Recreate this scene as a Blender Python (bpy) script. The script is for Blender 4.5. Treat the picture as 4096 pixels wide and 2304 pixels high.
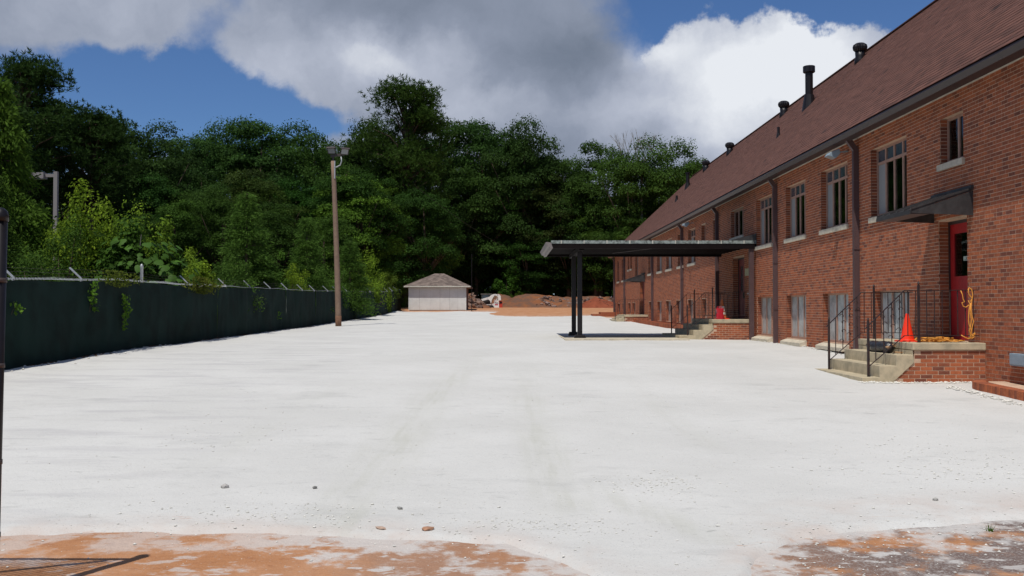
import bpy, bmesh, math, random
import numpy as np
from mathutils import Vector, Matrix, Euler

# ------------------------------------------------------------------ reset
for o in list(bpy.data.objects): bpy.data.objects.remove(o)
S = bpy.context.scene
C = S.collection
random.seed(7)
R = math.radians

# ------------------------------------------------------------------ camera
EYE = 1.6
cam_d = bpy.data.cameras.new('camera'); cam = bpy.data.objects.new('camera', cam_d); C.objects.link(cam)
cam_d.sensor_width = 36; cam_d.lens = 34.94; cam_d.clip_start = 0.1; cam_d.clip_end = 3000
cam.location = (0, 0, EYE)
cam.rotation_euler = (R(90 + 1.249), 0, R(-0.298))
S.camera = cam

# ------------------------------------------------------------------ world and sun
SUN_A, SUN_B = 0.22, 0.44            # metres a shadow runs to +X and +Y per metre of height
elev = math.atan(1 / math.hypot(SUN_A, SUN_B))
az = math.atan2(-SUN_A, -SUN_B)
sun_d = bpy.data.lights.new('sun', 'SUN'); sun = bpy.data.objects.new('sun', sun_d); C.objects.link(sun)
sun_d.energy = 3.6; sun_d.angle = R(0.5); sun_d.color = (1.0, 0.955, 0.88)
sun.rotation_euler = Vector((-SUN_A, -SUN_B, 1)).to_track_quat('Z', 'Y').to_euler()
sun.location = (-20, -20, 60)

W = bpy.data.worlds.new('World'); S.world = W; W.use_nodes = True
nt = W.node_tree; nt.nodes.clear()
def N(t, **k):
    n = nt.nodes.new(t)
    for a, b in k.items(): setattr(n, a, b)
    return n
def L(a, b): nt.links.new(a, b)
def M(op, a, b=None, clamp=False):
    n = N('ShaderNodeMath', operation=op); n.use_clamp = clamp
    for i, v in enumerate((a, b)):
        if v is None: continue
        if isinstance(v, (int, float)): n.inputs[i].default_value = v
        else: L(v, n.inputs[i])
    return n.outputs[0]
def VM(op, a, b=None):
    n = N('ShaderNodeVectorMath', operation=op)
    for i, v in enumerate((a, b)):
        if v is None: continue
        if isinstance(v, (tuple, list)): n.inputs[i].default_value = v
        else: L(v, n.inputs[i])
    return n
sky = N('ShaderNodeTexSky', sky_type='NISHITA'); sky.sun_disc = False
sky.sun_elevation = elev; sky.sun_rotation = az % (2 * math.pi)
sky.air_density = 1.0; sky.dust_density = 0.3; sky.ozone_density = 3.0; sky.altitude = 300
tc = N('ShaderNodeTexCoord')
d0 = tc.outputs['Generated']
def noise(vec, scale, detail=6, rough=0.55, w=None):
    n = N('ShaderNodeTexNoise'); n.inputs['Scale'].default_value = scale
    n.inputs['Detail'].default_value = detail; n.inputs['Roughness'].default_value = rough
    L(vec, n.inputs['Vector']); return n
nz1 = noise(d0, 5.0, 4, .5)
off = VM('SUBTRACT', nz1.outputs['Color'], (.5, .5, .5))
off2 = N('ShaderNodeVectorMath', operation='SCALE'); L(off.outputs[0], off2.inputs[0]); off2.inputs['Scale'].default_value = .10
nz2 = noise(d0, 22.0, 6, .6)
offb = VM('SUBTRACT', nz2.outputs['Color'], (.5, .5, .5))
offb2 = N('ShaderNodeVectorMath', operation='SCALE'); L(offb.outputs[0], offb2.inputs[0]); offb2.inputs['Scale'].default_value = .05
d1 = VM('ADD', d0, off2.outputs[0]); d1 = VM('ADD', d1.outputs[0], offb2.outputs[0]).outputs[0]
def skydir(az_deg, el_deg):
    a, e = R(az_deg), R(el_deg)
    return Vector((math.sin(a) * math.cos(e), math.cos(a) * math.cos(e), math.sin(e)))
def blob(azd, eld, ra, re, amp, acc):
    c = skydir(azd, eld)
    df = VM('SUBTRACT', d1, tuple(c)).outputs[0]
    sc = VM('MULTIPLY', df, (1 / R(ra), 1 / R(ra), 1 / R(re))).outputs[0]
    dt = N('ShaderNodeVectorMath', operation='DOT_PRODUCT'); L(sc, dt.inputs[0]); L(sc, dt.inputs[1])
    e = M('EXPONENT', M('MULTIPLY', dt.outputs['Value'], -1.0))
    e = M('MULTIPLY', e, amp)
    return e if acc is None else M('ADD', acc, e)
# cloud cover: centre azimuth, elevation, half widths (degrees), amount
cov = M('ADD', M('ADD', M('MULTIPLY', noise(d0, 2.6, 7, .58).outputs['Fac'], .95), M('MULTIPLY', noise(d0, 10.0, 7, .62).outputs['Fac'], .8)), -0.32)
for b in [(-25, 16.4, 7.5, 2.6, .85), (-19, 15.2, 4, 1.8, .30), (-28, 13.5, 4, 2.2, .4), (-7, 13.2, 7, 3.2, .80), (-12.5, 14.2, 3, 3, .35), (2, 9.5, 10, 5, .9), (13, 9.5, 6.5, 3.0, .6), (0, 17, 7, 4, .8),
          (-20.5, 11.2, 7, 2.0, -1.35), (-15.5, 11.0, 4.2, 1.8, -1.0), (-16.8, 15.4, 1.8, 3.0, -.66), (-20, 13.2, 3, 1.0, -.25), (-10.5, 10.3, 3.0, .8, -.6),
          (17.5, 17.0, 8, 2.6, -2.3), (24, 14.6, 5, 3.0, -1.6), (12, 19.2, 4, 1.4, -1.0)]:
    cov = blob(*b, cov)
covm = N('ShaderNodeMapRange', interpolation_type='SMOOTHSTEP'); L(cov, covm.inputs[0])
covm.inputs[1].default_value = .30; covm.inputs[2].default_value = .88
# the sharp edged white cumulus to the right
nzc = noise(d0, 26.0, 8, .62)
cv2 = M('MULTIPLY', M('SUBTRACT', nzc.outputs['Fac'], .5), .9)
for b in [(10.2, 13.0, 3.0, 3.0, 1.05), (14, 12.2, 3.6, 2.6, 1.0), (18.6, 11.6, 4, 2.5, 1.05), (23, 11.5, 4, 2.2, .8)]:
    cv2 = blob(*b, cv2)
cvm = N('ShaderNodeMapRange', interpolation_type='SMOOTHSTEP'); L(cv2, cvm.inputs[0]); cvm.inputs[1].default_value = .44; cvm.inputs[2].default_value = .66
covt = M('MAXIMUM', covm.outputs[0], cvm.outputs[0])
# brightness of the cloud
bri = M('ADD', M('ADD', M('MULTIPLY', noise(d1, 4.0, 7, .55).outputs['Fac'], .62), M('MULTIPLY', noise(d1, 15.0, 6, .6).outputs['Fac'], .34)), -.05)
for b in [(-25, 15, 10, 5, .08), (-13.5, 12.8, 3.0, 1.8, .16), (-7.0, 14.2, 3.2, 1.4, .36), (-4, 12.4, 4, 1.4, .14), (13, 12.4, 4.4, 3.0, .66), (8.8, 14.9, 2.2, 1.3, .42), (17.5, 12.5, 3, 2.4, .42), (7, 11.5, 3, 1.8, .20), (14, 8.8, 5, 1.5, .1),
          (-4, 17.3, 7.5, 1.7, -.20), (1.5, 14.2, 5.0, 1.8, -.20), (5.0, 15.6, 2.6, 1.4, -.14), (-1, 11.0, 4, 1.5, .14), (10.5, 8.4, 2.5, 1.1, -.12), (-9, 9.8, 4, 1.2, -.10)]:
    bri = blob(*b, bri)
ramp = N('ShaderNodeValToRGB'); L(bri, ramp.inputs[0])
cr = ramp.color_ramp; cr.elements[0].position = .1; cr.elements[0].color = (.15, .185, .25, 1)
cr.elements[1].position = 1.0; cr.elements[1].color = (.80, .83, .88, 1)
e = cr.elements.new(.42); e.color = (.27, .31, .40, 1)
e = cr.elements.new(.68); e.color = (.45, .49, .59, 1)
skyc = N('ShaderNodeMix', data_type='RGBA', blend_type='MULTIPLY'); skyc.inputs[0].default_value = 1
L(sky.outputs[0], skyc.inputs[6]); skyc.inputs[7].default_value = (.60, .80, 1.10, 1)
bg1 = N('ShaderNodeBackground'); L(skyc.outputs[2], bg1.inputs[0]); bg1.inputs[1].default_value = .075
bg2 = N('ShaderNodeBackground'); L(ramp.outputs[0], bg2.inputs[0]); bg2.inputs[1].default_value = 1.0
mx = N('ShaderNodeMixShader'); L(covt, mx.inputs[0]); L(bg1.outputs[0], mx.inputs[1]); L(bg2.outputs[0], mx.inputs[2])
wo = N('ShaderNodeOutputWorld'); L(mx.outputs[0], wo.inputs[0])

S.view_settings.view_transform = 'Standard'; S.view_settings.look = 'None'
S.view_settings.exposure = 0; S.view_settings.gamma = 1
S.view_settings.use_curve_mapping = False
S.render.engine = 'CYCLES'
S.cycles.max_bounces = 6; S.cycles.transparent_max_bounces = 8

# ------------------------------------------------------------------ materials
def mat(name, col, rough=.8, spec=.3, metal=0, var=0, vscale=8, bump=0, bscale=40, col2=None, attr=None, ramp=None,
        trans=0, objcol=False, dist=.01, thin=None):
    m = bpy.data.materials.new(name); m.use_nodes = True
    t = m.node_tree; bs = t.nodes['Principled BSDF']; out = t.nodes['Material Output']
    bs.inputs['Roughness'].default_value = rough; bs.inputs['Specular IOR Level'].default_value = spec
    bs.inputs['Metallic'].default_value = metal
    tcx = t.nodes.new('ShaderNodeTexCoord'); co = tcx.outputs['Object']
    geo = t.nodes.new('ShaderNodeNewGeometry'); pos = geo.outputs['Position']
    src = None
    if attr:
        a = t.nodes.new('ShaderNodeAttribute'); a.attribute_name = attr
        r_ = t.nodes.new('ShaderNodeValToRGB'); t.links.new(a.outputs['Fac'], r_.inputs[0])
        els = r_.color_ramp.elements
        n = len(ramp)
        for i, (p, c) in enumerate(ramp):
            e_ = els[0] if i == 0 else (els[1] if i == n - 1 else els.new(p))
            if i in (0, n - 1): e_.position = p
        for e_, (p, c) in zip(sorted(els, key=lambda q: q.position), ramp): e_.color = (*c, 1)
        src = r_.outputs[0]
    elif True:
        rgb = t.nodes.new('ShaderNodeRGB'); rgb.outputs[0].default_value = (*col, 1); src = rgb.outputs[0]
    if var:
        nz = t.nodes.new('ShaderNodeTexNoise'); nz.inputs['Scale'].default_value = vscale; nz.inputs['Detail'].default_value = 7
        nz.inputs['Roughness'].default_value = .65
        t.links.new(pos, nz.inputs['Vector'])
        if col2:
            mr = t.nodes.new('ShaderNodeMapRange'); t.links.new(nz.outputs['Fac'], mr.inputs[0])
            mr.inputs[1].default_value = .42; mr.inputs[2].default_value = .66
            mr.inputs[3].default_value = 0; mr.inputs[4].default_value = var
            mxx = t.nodes.new('ShaderNodeMix'); mxx.data_type = 'RGBA'
            t.links.new(mr.outputs[0], mxx.inputs[0]); t.links.new(src, mxx.inputs[6]); mxx.inputs[7].default_value = (*col2, 1)
            src = mxx.outputs[2]
        else:
            mr = t.nodes.new('ShaderNodeMapRange'); t.links.new(nz.outputs['Fac'], mr.inputs[0])
            mr.inputs[1].default_value = .3; mr.inputs[2].default_value = .7
            mr.inputs[3].default_value = 1 - var; mr.inputs[4].default_value = 1 + var
            hv = t.nodes.new('ShaderNodeHueSaturation'); t.links.new(src, hv.inputs['Color']); t.links.new(mr.outputs[0], hv.inputs['Value'])
            src = hv.outputs[0]
    if objcol:
        oi = t.nodes.new('ShaderNodeObjectInfo')
        mxx = t.nodes.new('ShaderNodeMix'); mxx.data_type = 'RGBA'; mxx.blend_type = 'MULTIPLY'; mxx.inputs[0].default_value = 1
        t.links.new(src, mxx.inputs[6]); t.links.new(oi.outputs['Color'], mxx.inputs[7]); src = mxx.outputs[2]
    t.links.new(src, bs.inputs['Base Color'])
    if bump:
        nb = t.nodes.new('ShaderNodeTexNoise'); nb.inputs['Scale'].default_value = bscale; nb.inputs['Detail'].default_value = 5
        t.links.new(pos, nb.inputs['Vector'])
        bp = t.nodes.new('ShaderNodeBump'); bp.inputs['Strength'].default_value = bump; bp.inputs['Distance'].default_value = dist
        t.links.new(nb.outputs['Fac'], bp.inputs['Height']); t.links.new(bp.outputs[0], bs.inputs['Normal'])
    if trans:
        tr = t.nodes.new('ShaderNodeBsdfTranslucent'); t.links.new(src, tr.inputs[0])
        ms = t.nodes.new('ShaderNodeMixShader'); ms.inputs[0].default_value = trans
        t.links.new(bs.outputs[0], ms.inputs[1]); t.links.new(tr.outputs[0], ms.inputs[2]); t.links.new(ms.outputs[0], out.inputs[0])
    m['src'] = 1
    return m

MAT = {}
brick_ramp = [(0, (.17, .062, .042)), (.10, (.31, .084, .043)), (.45, (.37, .098, .045)), (.8, (.42, .128, .056)), (1, (.36, .11, .055))]
MAT['brick'] = mat('brick', (.3, .1, .06), .85, .15, var=.2, vscale=14, bump=.15, bscale=90, attr='v', ramp=brick_ramp, dist=.004)
MAT['mortar'] = mat('mortar', (.54, .38, .27), .9, .1, var=.2, vscale=6, bump=.4, bscale=120, dist=.003)
MAT['shingle'] = mat('shingle', (.2, .1, .08), .9, .15, var=.07, vscale=1.1, bump=.4, bscale=160, attr='v', dist=.003,
                     ramp=[(0, (.045, .028, .026)), (.1, (.145, .070, .054)), (.6, (.195, .092, .070)), (1, (.25, .12, .09))])
MAT['deck'] = mat('roof_deck', (.10, .055, .045), .9)
MAT['gutter'] = mat('gutter', (.036, .024, .024), .45, .4, var=.15, vscale=3)
MAT['downspout'] = mat('downspout', (.090, .054, .054), .45, .4, var=.15, vscale=3)
MAT['frame'] = mat('window_frame', (.36, .215, .16), .6, .3, var=.2, vscale=9)
MAT['trim'] = mat('trim', (.55, .53, .46), .7, var=.2, vscale=5)
MAT['limestone'] = mat('limestone', (.55, .49, .38), .85, .2, var=.22, vscale=7, bump=.3, bscale=60)
MAT['concrete'] = mat('concrete', (.52, .44, .30), .9, .2, var=.9, vscale=4.5, bump=.5, bscale=45, col2=(.33, .29, .205), dist=.006)
MAT['red_door'] = mat('red_door', (.36, .012, .014), .45, .4, var=.12, vscale=5)
MAT['red_door2'] = mat('dull_red_door', (.20, .045, .045), .6, .3, var=.2, vscale=5)
MAT['black'] = mat('black_metal', (.008, .006, .007), .42, .4, var=.3, vscale=12)
MAT['rust'] = mat('painted_iron', (.022, .016, .018), .55, .35, var=.7, vscale=14, col2=(.07, .03, .02))
MAT['awning'] = mat('awning_metal', (.035, .033, .034), .42, .45, var=.6, vscale=6, col2=(.07, .072, .072))
MAT['canopy'] = mat('canopy_metal', (.010, .007, .007), .7, .08, var=.25, vscale=4)
MAT['flash'] = mat('stained_flashing', (.28, .32, .30), .6, .3, var=1.0, vscale=12, col2=(.05, .055, .05))
MAT['endcap'] = mat('canopy_end_cap', (.19, .165, .16), .55, var=.15)
MAT['cone'] = mat('cone_orange', (.95, .045, .012), .35, .5)
MAT['cone_old'] = mat('cone_faded', (.55, .17, .06), .6, .3, var=.25)
MAT['white_band'] = mat('reflective_band', (.68, .68, .64), .5)
MAT['red_plastic'] = mat('red_plastic', (.45, .012, .025), .35, .5)
MAT['cord'] = mat('cord_yellow', (.80, .36, .06), .5, .4)
MAT['bag'] = mat('black_bag', (.02, .02, .024), .35, .5, var=.5, vscale=20, bump=.6, bscale=25, dist=.02)
MAT['wood_end'] = mat('cut_wood', (.45, .27, .14), .8)
MAT['wood_pole'] = mat('weathered_pole', (.27, .185, .135), .9, .1, var=.45, vscale=5, col2=(.15, .105, .08), bump=.6, bscale=50)
MAT['pole_base'] = mat('pole_foot', (.18, .10, .065), .9, .1, var=.3)
MAT['galv'] = mat('galvanised', (.42, .44, .45), .45, .5, metal=.3, var=.2, vscale=10)
MAT['greypaint'] = mat('grey_lamp_paint', (.24, .22, .21), .5)
MAT['bluegrey'] = mat('bluegrey_box', (.26, .33, .38), .5, .3, var=.1)
MAT['lamp_glass'] = mat('lamp_glass', (.30, .31, .31), .2, .6)
MAT['bronze'] = mat('bronze_lamp', (.07, .055, .05), .5)
MAT['screen'] = mat('green_privacy_screen', (.013, .030, .025), .85, .08, var=.8, vscale=1.3, col2=(.008, .014, .012), bump=.8, bscale=120, dist=.004)
MAT['shed_white'] = mat('shed_paint', (.62, .63, .61), .7, var=.10, vscale=1.5)
MAT['shed_brown'] = mat('shed_side', (.11, .06, .055), .8)
MAT['shed_roof'] = mat('shed_shingle', (.24, .195, .18), .9, attr='v', ramp=[(0, (.13, .10, .085)), (1, (.28, .22, .185))], var=.15)
MAT['white_paint'] = mat('loader_white', (.78, .79, .77), .4, .4)
MAT['loader_red'] = mat('loader_red', (.48, .05, .03), .5, .4)
MAT['rubber'] = mat('dark_rubber', (.03, .028, .028), .7)
MAT['cab'] = mat('cab_grey', (.055, .065, .065), .5)
MAT['bark'] = mat('bark', (.10, .075, .055), .95, .1, var=.35, vscale=6)
MAT['bark_grey'] = mat('pale_bark', (.26, .24, .20), .95, .1, var=.3, vscale=6)
leafr = [(0, (.026, .050, .013)), (.4, (.052, .102, .023)), (.8, (.088, .160, .034)), (1, (.125, .205, .044))]
MAT['leaf'] = mat('leaves', (.04, .08, .02), .7, .10, attr='v', ramp=leafr, trans=.42, objcol=True)
MAT['bigleaf'] = mat('large_leaves', (.05, .1, .03), .6, .15, attr='v', trans=.22, objcol=True,
                     ramp=[(0, (.035, .085, .014)), (.5, (.060, .135, .022)), (1, (.09, .18, .035))])
MAT['rubble'] = mat('rubble_rock', (.17, .125, .105), .95, .1, var=.4, vscale=1.2, objcol=True, bump=.5, bscale=8)
MAT['grey_stone'] = mat('grey_stone', (.42, .41, .38), .9, var=.3, vscale=20, objcol=True)
MAT['dirt'] = mat('dirt_mix', (.15, .085, .06), .95, .1, var=1.0, vscale=.9, col2=(.27, .105, .045), bump=1, bscale=7, dist=.1)
MAT['dirt_red'] = mat('dirt_red', (.24, .068, .036), .95, .1, var=.3, vscale=.8, bump=1, bscale=7, dist=.1)
MAT['paper'] = mat('paper', (.72, .72, .74), .8)
MAT['paper_green'] = mat('paper_green', (.42, .50, .44), .8)
MAT['pink'] = mat('sticker_pink', (.55, .10, .16), .6)
MAT['plaque'] = mat('plaque', (.42, .42, .27), .6, var=.2, vscale=25)
MAT['blind'] = mat('blind', (.045, .05, .04), .6)
MAT['curtain'] = mat('curtain', (.72, .76, .72), .8, var=.2, vscale=6)
MAT['pane_reflection'] = mat('grey_reflection', (.27, .275, .27), .5, .4)  # bright reflection on the far end panes, painted as flat grey
MAT['board'] = mat('board', (.20, .165, .145), .8, var=.2)
MAT['frosted'] = mat('frosted_pane', (.46, .49, .48), .18, .5, var=.8, vscale=2.6, col2=(.20, .22, .215))
MAT['film'] = mat('blue_film', (.055, .075, .095), .12, .6, var=.3, vscale=3)
MAT['room_dark'] = mat('unlit_room', (.012, .012, .012), .9)  # darkness of the rooms behind the glass, painted as near-black
MAT['ink'] = mat('ink', (.02, .02, .02), .7)
MAT['caulk'] = mat('caulk', (.3, .2, .16), .8)
def glassmat():
    m = bpy.data.materials.new('window_glass'); m.use_nodes = True; t = m.node_tree; t.nodes.clear()
    o = t.nodes.new('ShaderNodeOutputMaterial'); tr = t.nodes.new('ShaderNodeBsdfTransparent'); gl = t.nodes.new('ShaderNodeBsdfGlossy')
    tr.inputs[0].default_value = (.62, .68, .66, 1); gl.inputs['Roughness'].default_value = .03; gl.inputs[0].default_value = (.9, .93, .95, 1)
    fr = t.nodes.new('ShaderNodeFresnel'); fr.inputs[0].default_value = 1.45
    nz = t.nodes.new('ShaderNodeTexNoise'); nz.inputs['Scale'].default_value = 2.5
    bp = t.nodes.new('ShaderNodeBump'); bp.inputs['Strength'].default_value = .12; bp.inputs['Distance'].default_value = .02
    t.links.new(nz.outputs[0], bp.inputs['Height']); t.links.new(bp.outputs[0], gl.inputs['Normal'])
    ms = t.nodes.new('ShaderNodeMixShader'); t.links.new(fr.outputs[0], ms.inputs[0]); t.links.new(tr.outputs[0], ms.inputs[1]); t.links.new(gl.outputs[0], ms.inputs[2])
    t.links.new(ms.outputs[0], o.inputs[0]); return m
MAT['glass'] = glassmat()

# ------------------------------------------------------------------ object helpers
ORG = {}
def thing(name, label, cat, loc=(0, 0, 0), group=None):
    o = bpy.data.objects.new(name, None); C.objects.link(o); o.location = loc; o.empty_display_size = .2
    o['label'] = label; o['category'] = cat
    if group: o['group'] = group
    ORG[o] = Vector(loc); return o
def tag(o, label=None, cat=None, group=None, kind=None):
    if label: o['label'] = label
    if cat: o['category'] = cat
    if group: o['group'] = group
    if kind: o['kind'] = kind
    return o
def link(name, me, m, parent=None, origin=None):
    o = bpy.data.objects.new(name, me); C.objects.link(o)
    if m is not None and not me.materials: me.materials.append(m)
    if parent is not None: o.parent = parent
    po = ORG[parent] if parent is not None else Vector((0, 0, 0))
    og = Vector(origin) if origin is not None else po
    o.location = og - po; ORG[o] = og
    return o
class MB:
    def __init__(s): s.v = []; s.f = []; s.c = []
    def add(s, vs, fs, c=0.5):
        b = len(s.v); s.v += [tuple(p) for p in vs]; s.f += [tuple(b + i for i in f) for f in fs]; s.c += [c] * len(fs); return s
    def box(s, x0, x1, y0, y1, z0, z1, c=.5):
        return s.add([(x0, y0, z0), (x1, y0, z0), (x1, y1, z0), (x0, y1, z0), (x0, y0, z1), (x1, y0, z1), (x1, y1, z1), (x0, y1, z1)],
                     [(0, 3, 2, 1), (4, 5, 6, 7), (0, 1, 5, 4), (1, 2, 6, 5), (2, 3, 7, 6), (3, 0, 4, 7)], c)
    def bar(s, p, q, w, h=None, up=(0, 0, 1), c=.5):
        h = h or w; p = Vector(p); q = Vector(q); d = (q - p).normalized(); u = Vector(up)
        if abs(d.dot(u)) > .98: u = Vector((0, 1, 0))
        a = d.cross(u).normalized() * w / 2; b = a.cross(d).normalized() * h / 2
        vs = [p - a - b, p + a - b, p + a + b, p - a + b, q - a - b, q + a - b, q + a + b, q - a + b]
        return s.add(vs, [(0, 1, 2, 3), (7, 6, 5, 4), (1, 0, 4, 5), (2, 1, 5, 6), (3, 2, 6, 7), (0, 3, 7, 4)], c)
    def tube(s, pts, rad, n=8, c=.5, caps=True):
        pts = [Vector(p) for p in pts]; k = len(pts)
        rs = rad if isinstance(rad, (list, tuple)) else [rad] * k
        prev = None; b = len(s.v); fs = []
        for i, p in enumerate(pts):
            d = (pts[min(i + 1, k - 1)] - pts[max(i - 1, 0)])
            d = d.normalized() if d.length > 1e-9 else Vector((0, 0, 1))
            if prev is None:
                u = Vector((0, 0, 1)) if abs(d.z) < .9 else Vector((1, 0, 0))
                a = d.cross(u).normalized()
            else:
                a = (prev - d * prev.dot(d)).normalized()
            prev = a; bb = d.cross(a)
            for j in range(n):
                t = 2 * math.pi * j / n
                s.v.append(tuple(p + (a * math.cos(t) + bb * math.sin(t)) * rs[i]))
        for i in range(k - 1):
            for j in range(n):
                j2 = (j + 1) % n
                fs.append((b + i * n + j, b + i * n + j2, b + (i + 1) * n + j2, b + (i + 1) * n + j))
        if caps:
            fs.append(tuple(b + j for j in reversed(range(n)))); fs.append(tuple(b + (k - 1) * n + j for j in range(n)))
        s.f += fs; s.c += [c] * len(fs); return s
    def lathe(s, prof, at=(0, 0, 0), n=16, c=.5, wob=0):
        at = Vector(at); b = len(s.v); fs = []
        for (r, z) in prof:
            for j in range(n):
                t = 2 * math.pi * j / n; rr = r * (1 + (wob if j % 2 else -wob))
                s.v.append((at.x + rr * math.cos(t), at.y + rr * math.sin(t), at.z + z))
        k = len(prof)
        for i in range(k - 1):
            for j in range(n):
                j2 = (j + 1) % n
                fs.append((b + i * n + j, b + i * n + j2, b + (i + 1) * n + j2, b + (i + 1) * n + j))
        fs.append(tuple(b + j for j in reversed(range(n)))); fs.append(tuple(b + (k - 1) * n + j for j in range(n)))
        s.f += fs; s.c += [c] * len(fs); return s
    def prism(s, poly, axis, a0, a1, c=.5):
        # poly of (u, z); axis 'y': u is X, extruded along Y; axis 'x': u is Y, extruded along X
        n = len(poly)
        g = (lambda u, z, a: (u, a, z)) if axis == 'y' else (lambda u, z, a: (a, u, z))
        vs = [g(u, z, a0) for u, z in poly] + [g(u, z, a1) for u, z in poly]
        fs = [tuple(range(n)), tuple(reversed(range(n, 2 * n)))] + [(i + n, (i + 1) % n + n, (i + 1) % n, i) for i in range(n)]
        return s.add(vs, fs, c)
    def mesh(s, name, origin=(0, 0, 0), smooth=False, fix=True):
        og = Vector(origin); me = bpy.data.meshes.new(name)
        me.from_pydata([tuple(Vector(p) - og) for p in s.v], [], s.f)
        a = me.attributes.new('v', 'FLOAT', 'FACE'); a.data.foreach_set('value', s.c)
        if fix:
            bm = bmesh.new(); bm.from_mesh(me); bmesh.ops.recalc_face_normals(bm, faces=bm.faces); bm.to_mesh(me); bm.free()
        if smooth:
            for p in me.polygons: p.use_smooth = True
        return me
    def build(s, name, m, parent=None, origin=None, smooth=False, bevel=0, fix=True):
        if origin is None:
            if parent is not None: og = ORG[parent]
            else:
                a = np.array(s.v); og = Vector(((a[:, 0].min() + a[:, 0].max()) / 2, (a[:, 1].min() + a[:, 1].max()) / 2, a[:, 2].min()))
        else: og = Vector(origin)
        o = link(name, s.mesh(name, og, smooth, fix), m, parent, og)
        if bevel:
            md = o.modifiers.new('bevel', 'BEVEL'); md.width = bevel; md.segments = 2; md.limit_method = 'ANGLE'
        return o
def np_mesh(name, V, F, attrs=None, smooth=False, sizes=4):
    V = np.asarray(V, np.float32).reshape(-1, 3); F = np.asarray(F, np.int32).reshape(-1, sizes)
    me = bpy.data.meshes.new(name)
    me.vertices.add(len(V)); me.vertices.foreach_set('co', V.ravel())
    me.loops.add(F.size); me.loops.foreach_set('vertex_index', F.ravel())
    me.polygons.add(len(F)); me.polygons.foreach_set('loop_start', np.arange(0, F.size, sizes, dtype=np.int32))
    me.polygons.foreach_set('use_smooth', np.full(len(F), bool(smooth)))
    for k, (dom, arr) in (attrs or {}).items():
        a = me.attributes.new(k, 'FLOAT', dom); a.data.foreach_set('value', np.asarray(arr, np.float32))
    me.update(); me.validate(); return me

# numpy value noise
def vnoise(x, y, seed=0):
    xi = np.floor(x).astype(np.int64); yi = np.floor(y).astype(np.int64); xf = x - xi; yf = y - yi
    def h(a, b):
        n = (a * 374761393 + b * 668265263 + seed * 1442695041) & 0xffffffff
        n = ((n ^ (n >> 13)) * 1274126177) & 0xffffffff
        return ((n ^ (n >> 16)) & 0xffff) / 65535.0
    u = xf * xf * (3 - 2 * xf); v = yf * yf * (3 - 2 * yf)
    return (h(xi, yi) * (1 - u) + h(xi + 1, yi) * u) * (1 - v) + (h(xi, yi + 1) * (1 - u) + h(xi + 1, yi + 1) * u) * v
def fbm(x, y, o=4, seed=0):
    r = 0; a = .5
    for i in range(o): r = r + a * (vnoise(x, y, seed + i) - .5) * 2; x = x * 2.03; y = y * 2.03; a *= .5
    return r

# ------------------------------------------------------------------ terrain
PY = [-60, 6, 10, 17, 25, 33, 48, 58, 75, 84, 87, 95, 110, 140, 200, 400]
PZ = [-.1, 0, .10, .34, .53, .57, .72, .87, 1.12, 1.38, 1.53, 1.72, 1.85, 2.1, 2.4, 3]
def gz(X, Y):
    X = np.asarray(X, float); Y = np.asarray(Y, float)
    z = np.interp(Y, PY, PZ)
    for s_ in (-1.2, -.6, .6, 1.2): z = z + np.interp(Y + s_, PY, PZ)
    z = z / 5
    z = z + fbm(X * .35, Y * .35, 3, 5) * .03 * np.clip((Y - 5) / 5, 0, 1)
    return z
def g(x, y): return float(gz(np.array([x]), np.array([y]))[0])
EXs = [-12, -6, -2.5, -1, 0, .4, .8, 1.3, 1.6, 2, 2.4, 3.9, 6, 12]
EYs = [7.05, 7.0, 7.0, 6.95, 6.75, 6.2, 5.2, 5.5, 6.3, 6.85, 7.1, 7.5, 7.8, 8.2]
def lot_mask(X, Y):
    ed = np.interp(X, EXs, EYs) + fbm(X * 1.1, Y * 1.1, 4, 11) * .20
    near = (Y - ed) / .25
    far = np.where(X + 1.1 * fbm(Y * .35, Y * 0, 3, 17) < -.8 + (Y - 73) * -.02, 84.3, 72.6) + fbm(X * .5, Y * 0 + 3, 4, 3) * 2.2 + np.where(X > 3.5, (X - 3.5) * .5, 0)
    fr = (far - Y) / .8
    # right shoulder by the far curb
    lim = np.interp(Y, [36, 42, 47, 60, 72], [8.6, 8.2, 7.55, 7.2, 6.9])
    rt = (lim - X) / .15 + 4 * (Y < 38)
    lt = (X + 9.9) / .3
    return np.minimum(np.minimum(near, fr), np.minimum(rt, lt))
def grid(Xs, Ys, zf, attrs, name, m, keep=None):
    XX, YY = np.meshgrid(Xs, Ys); Z = zf(XX, YY)
    V = np.stack([XX, YY, Z], -1).reshape(-1, 3); nx, ny = len(Xs), len(Ys)
    i, j = np.meshgrid(np.arange(nx - 1), np.arange(ny - 1)); b = (j * nx + i).ravel()
    F = np.stack([b, b + 1, b + nx + 1, b + nx], -1)
    at = {k: ('POINT', fn(XX, YY).ravel()) for k, fn in attrs.items()}
    if keep is not None:
        kk = keep(XX, YY).ravel(); F = F[kk[F].any(1)]
        used = np.unique(F); mp = -np.ones(len(V), int); mp[used] = np.arange(len(used)); F = mp[F]; V = V[used]
        at = {k: (d_, a[used]) for k, (d_, a) in at.items()}
    me = np_mesh(name, V, F, at, smooth=True)
    return link(name, me, m)
def dust(X, Y): return np.exp(-np.abs(lot_mask(X, Y)) * .33)
def fade(X, Y):  # clay tint in the gravel close to its near edge
    e_ = Y - np.interp(X, EXs, EYs)
    return np.clip(1 - e_ / (.55 + .5 * (X > 0.5)), 0, 1)
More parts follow.
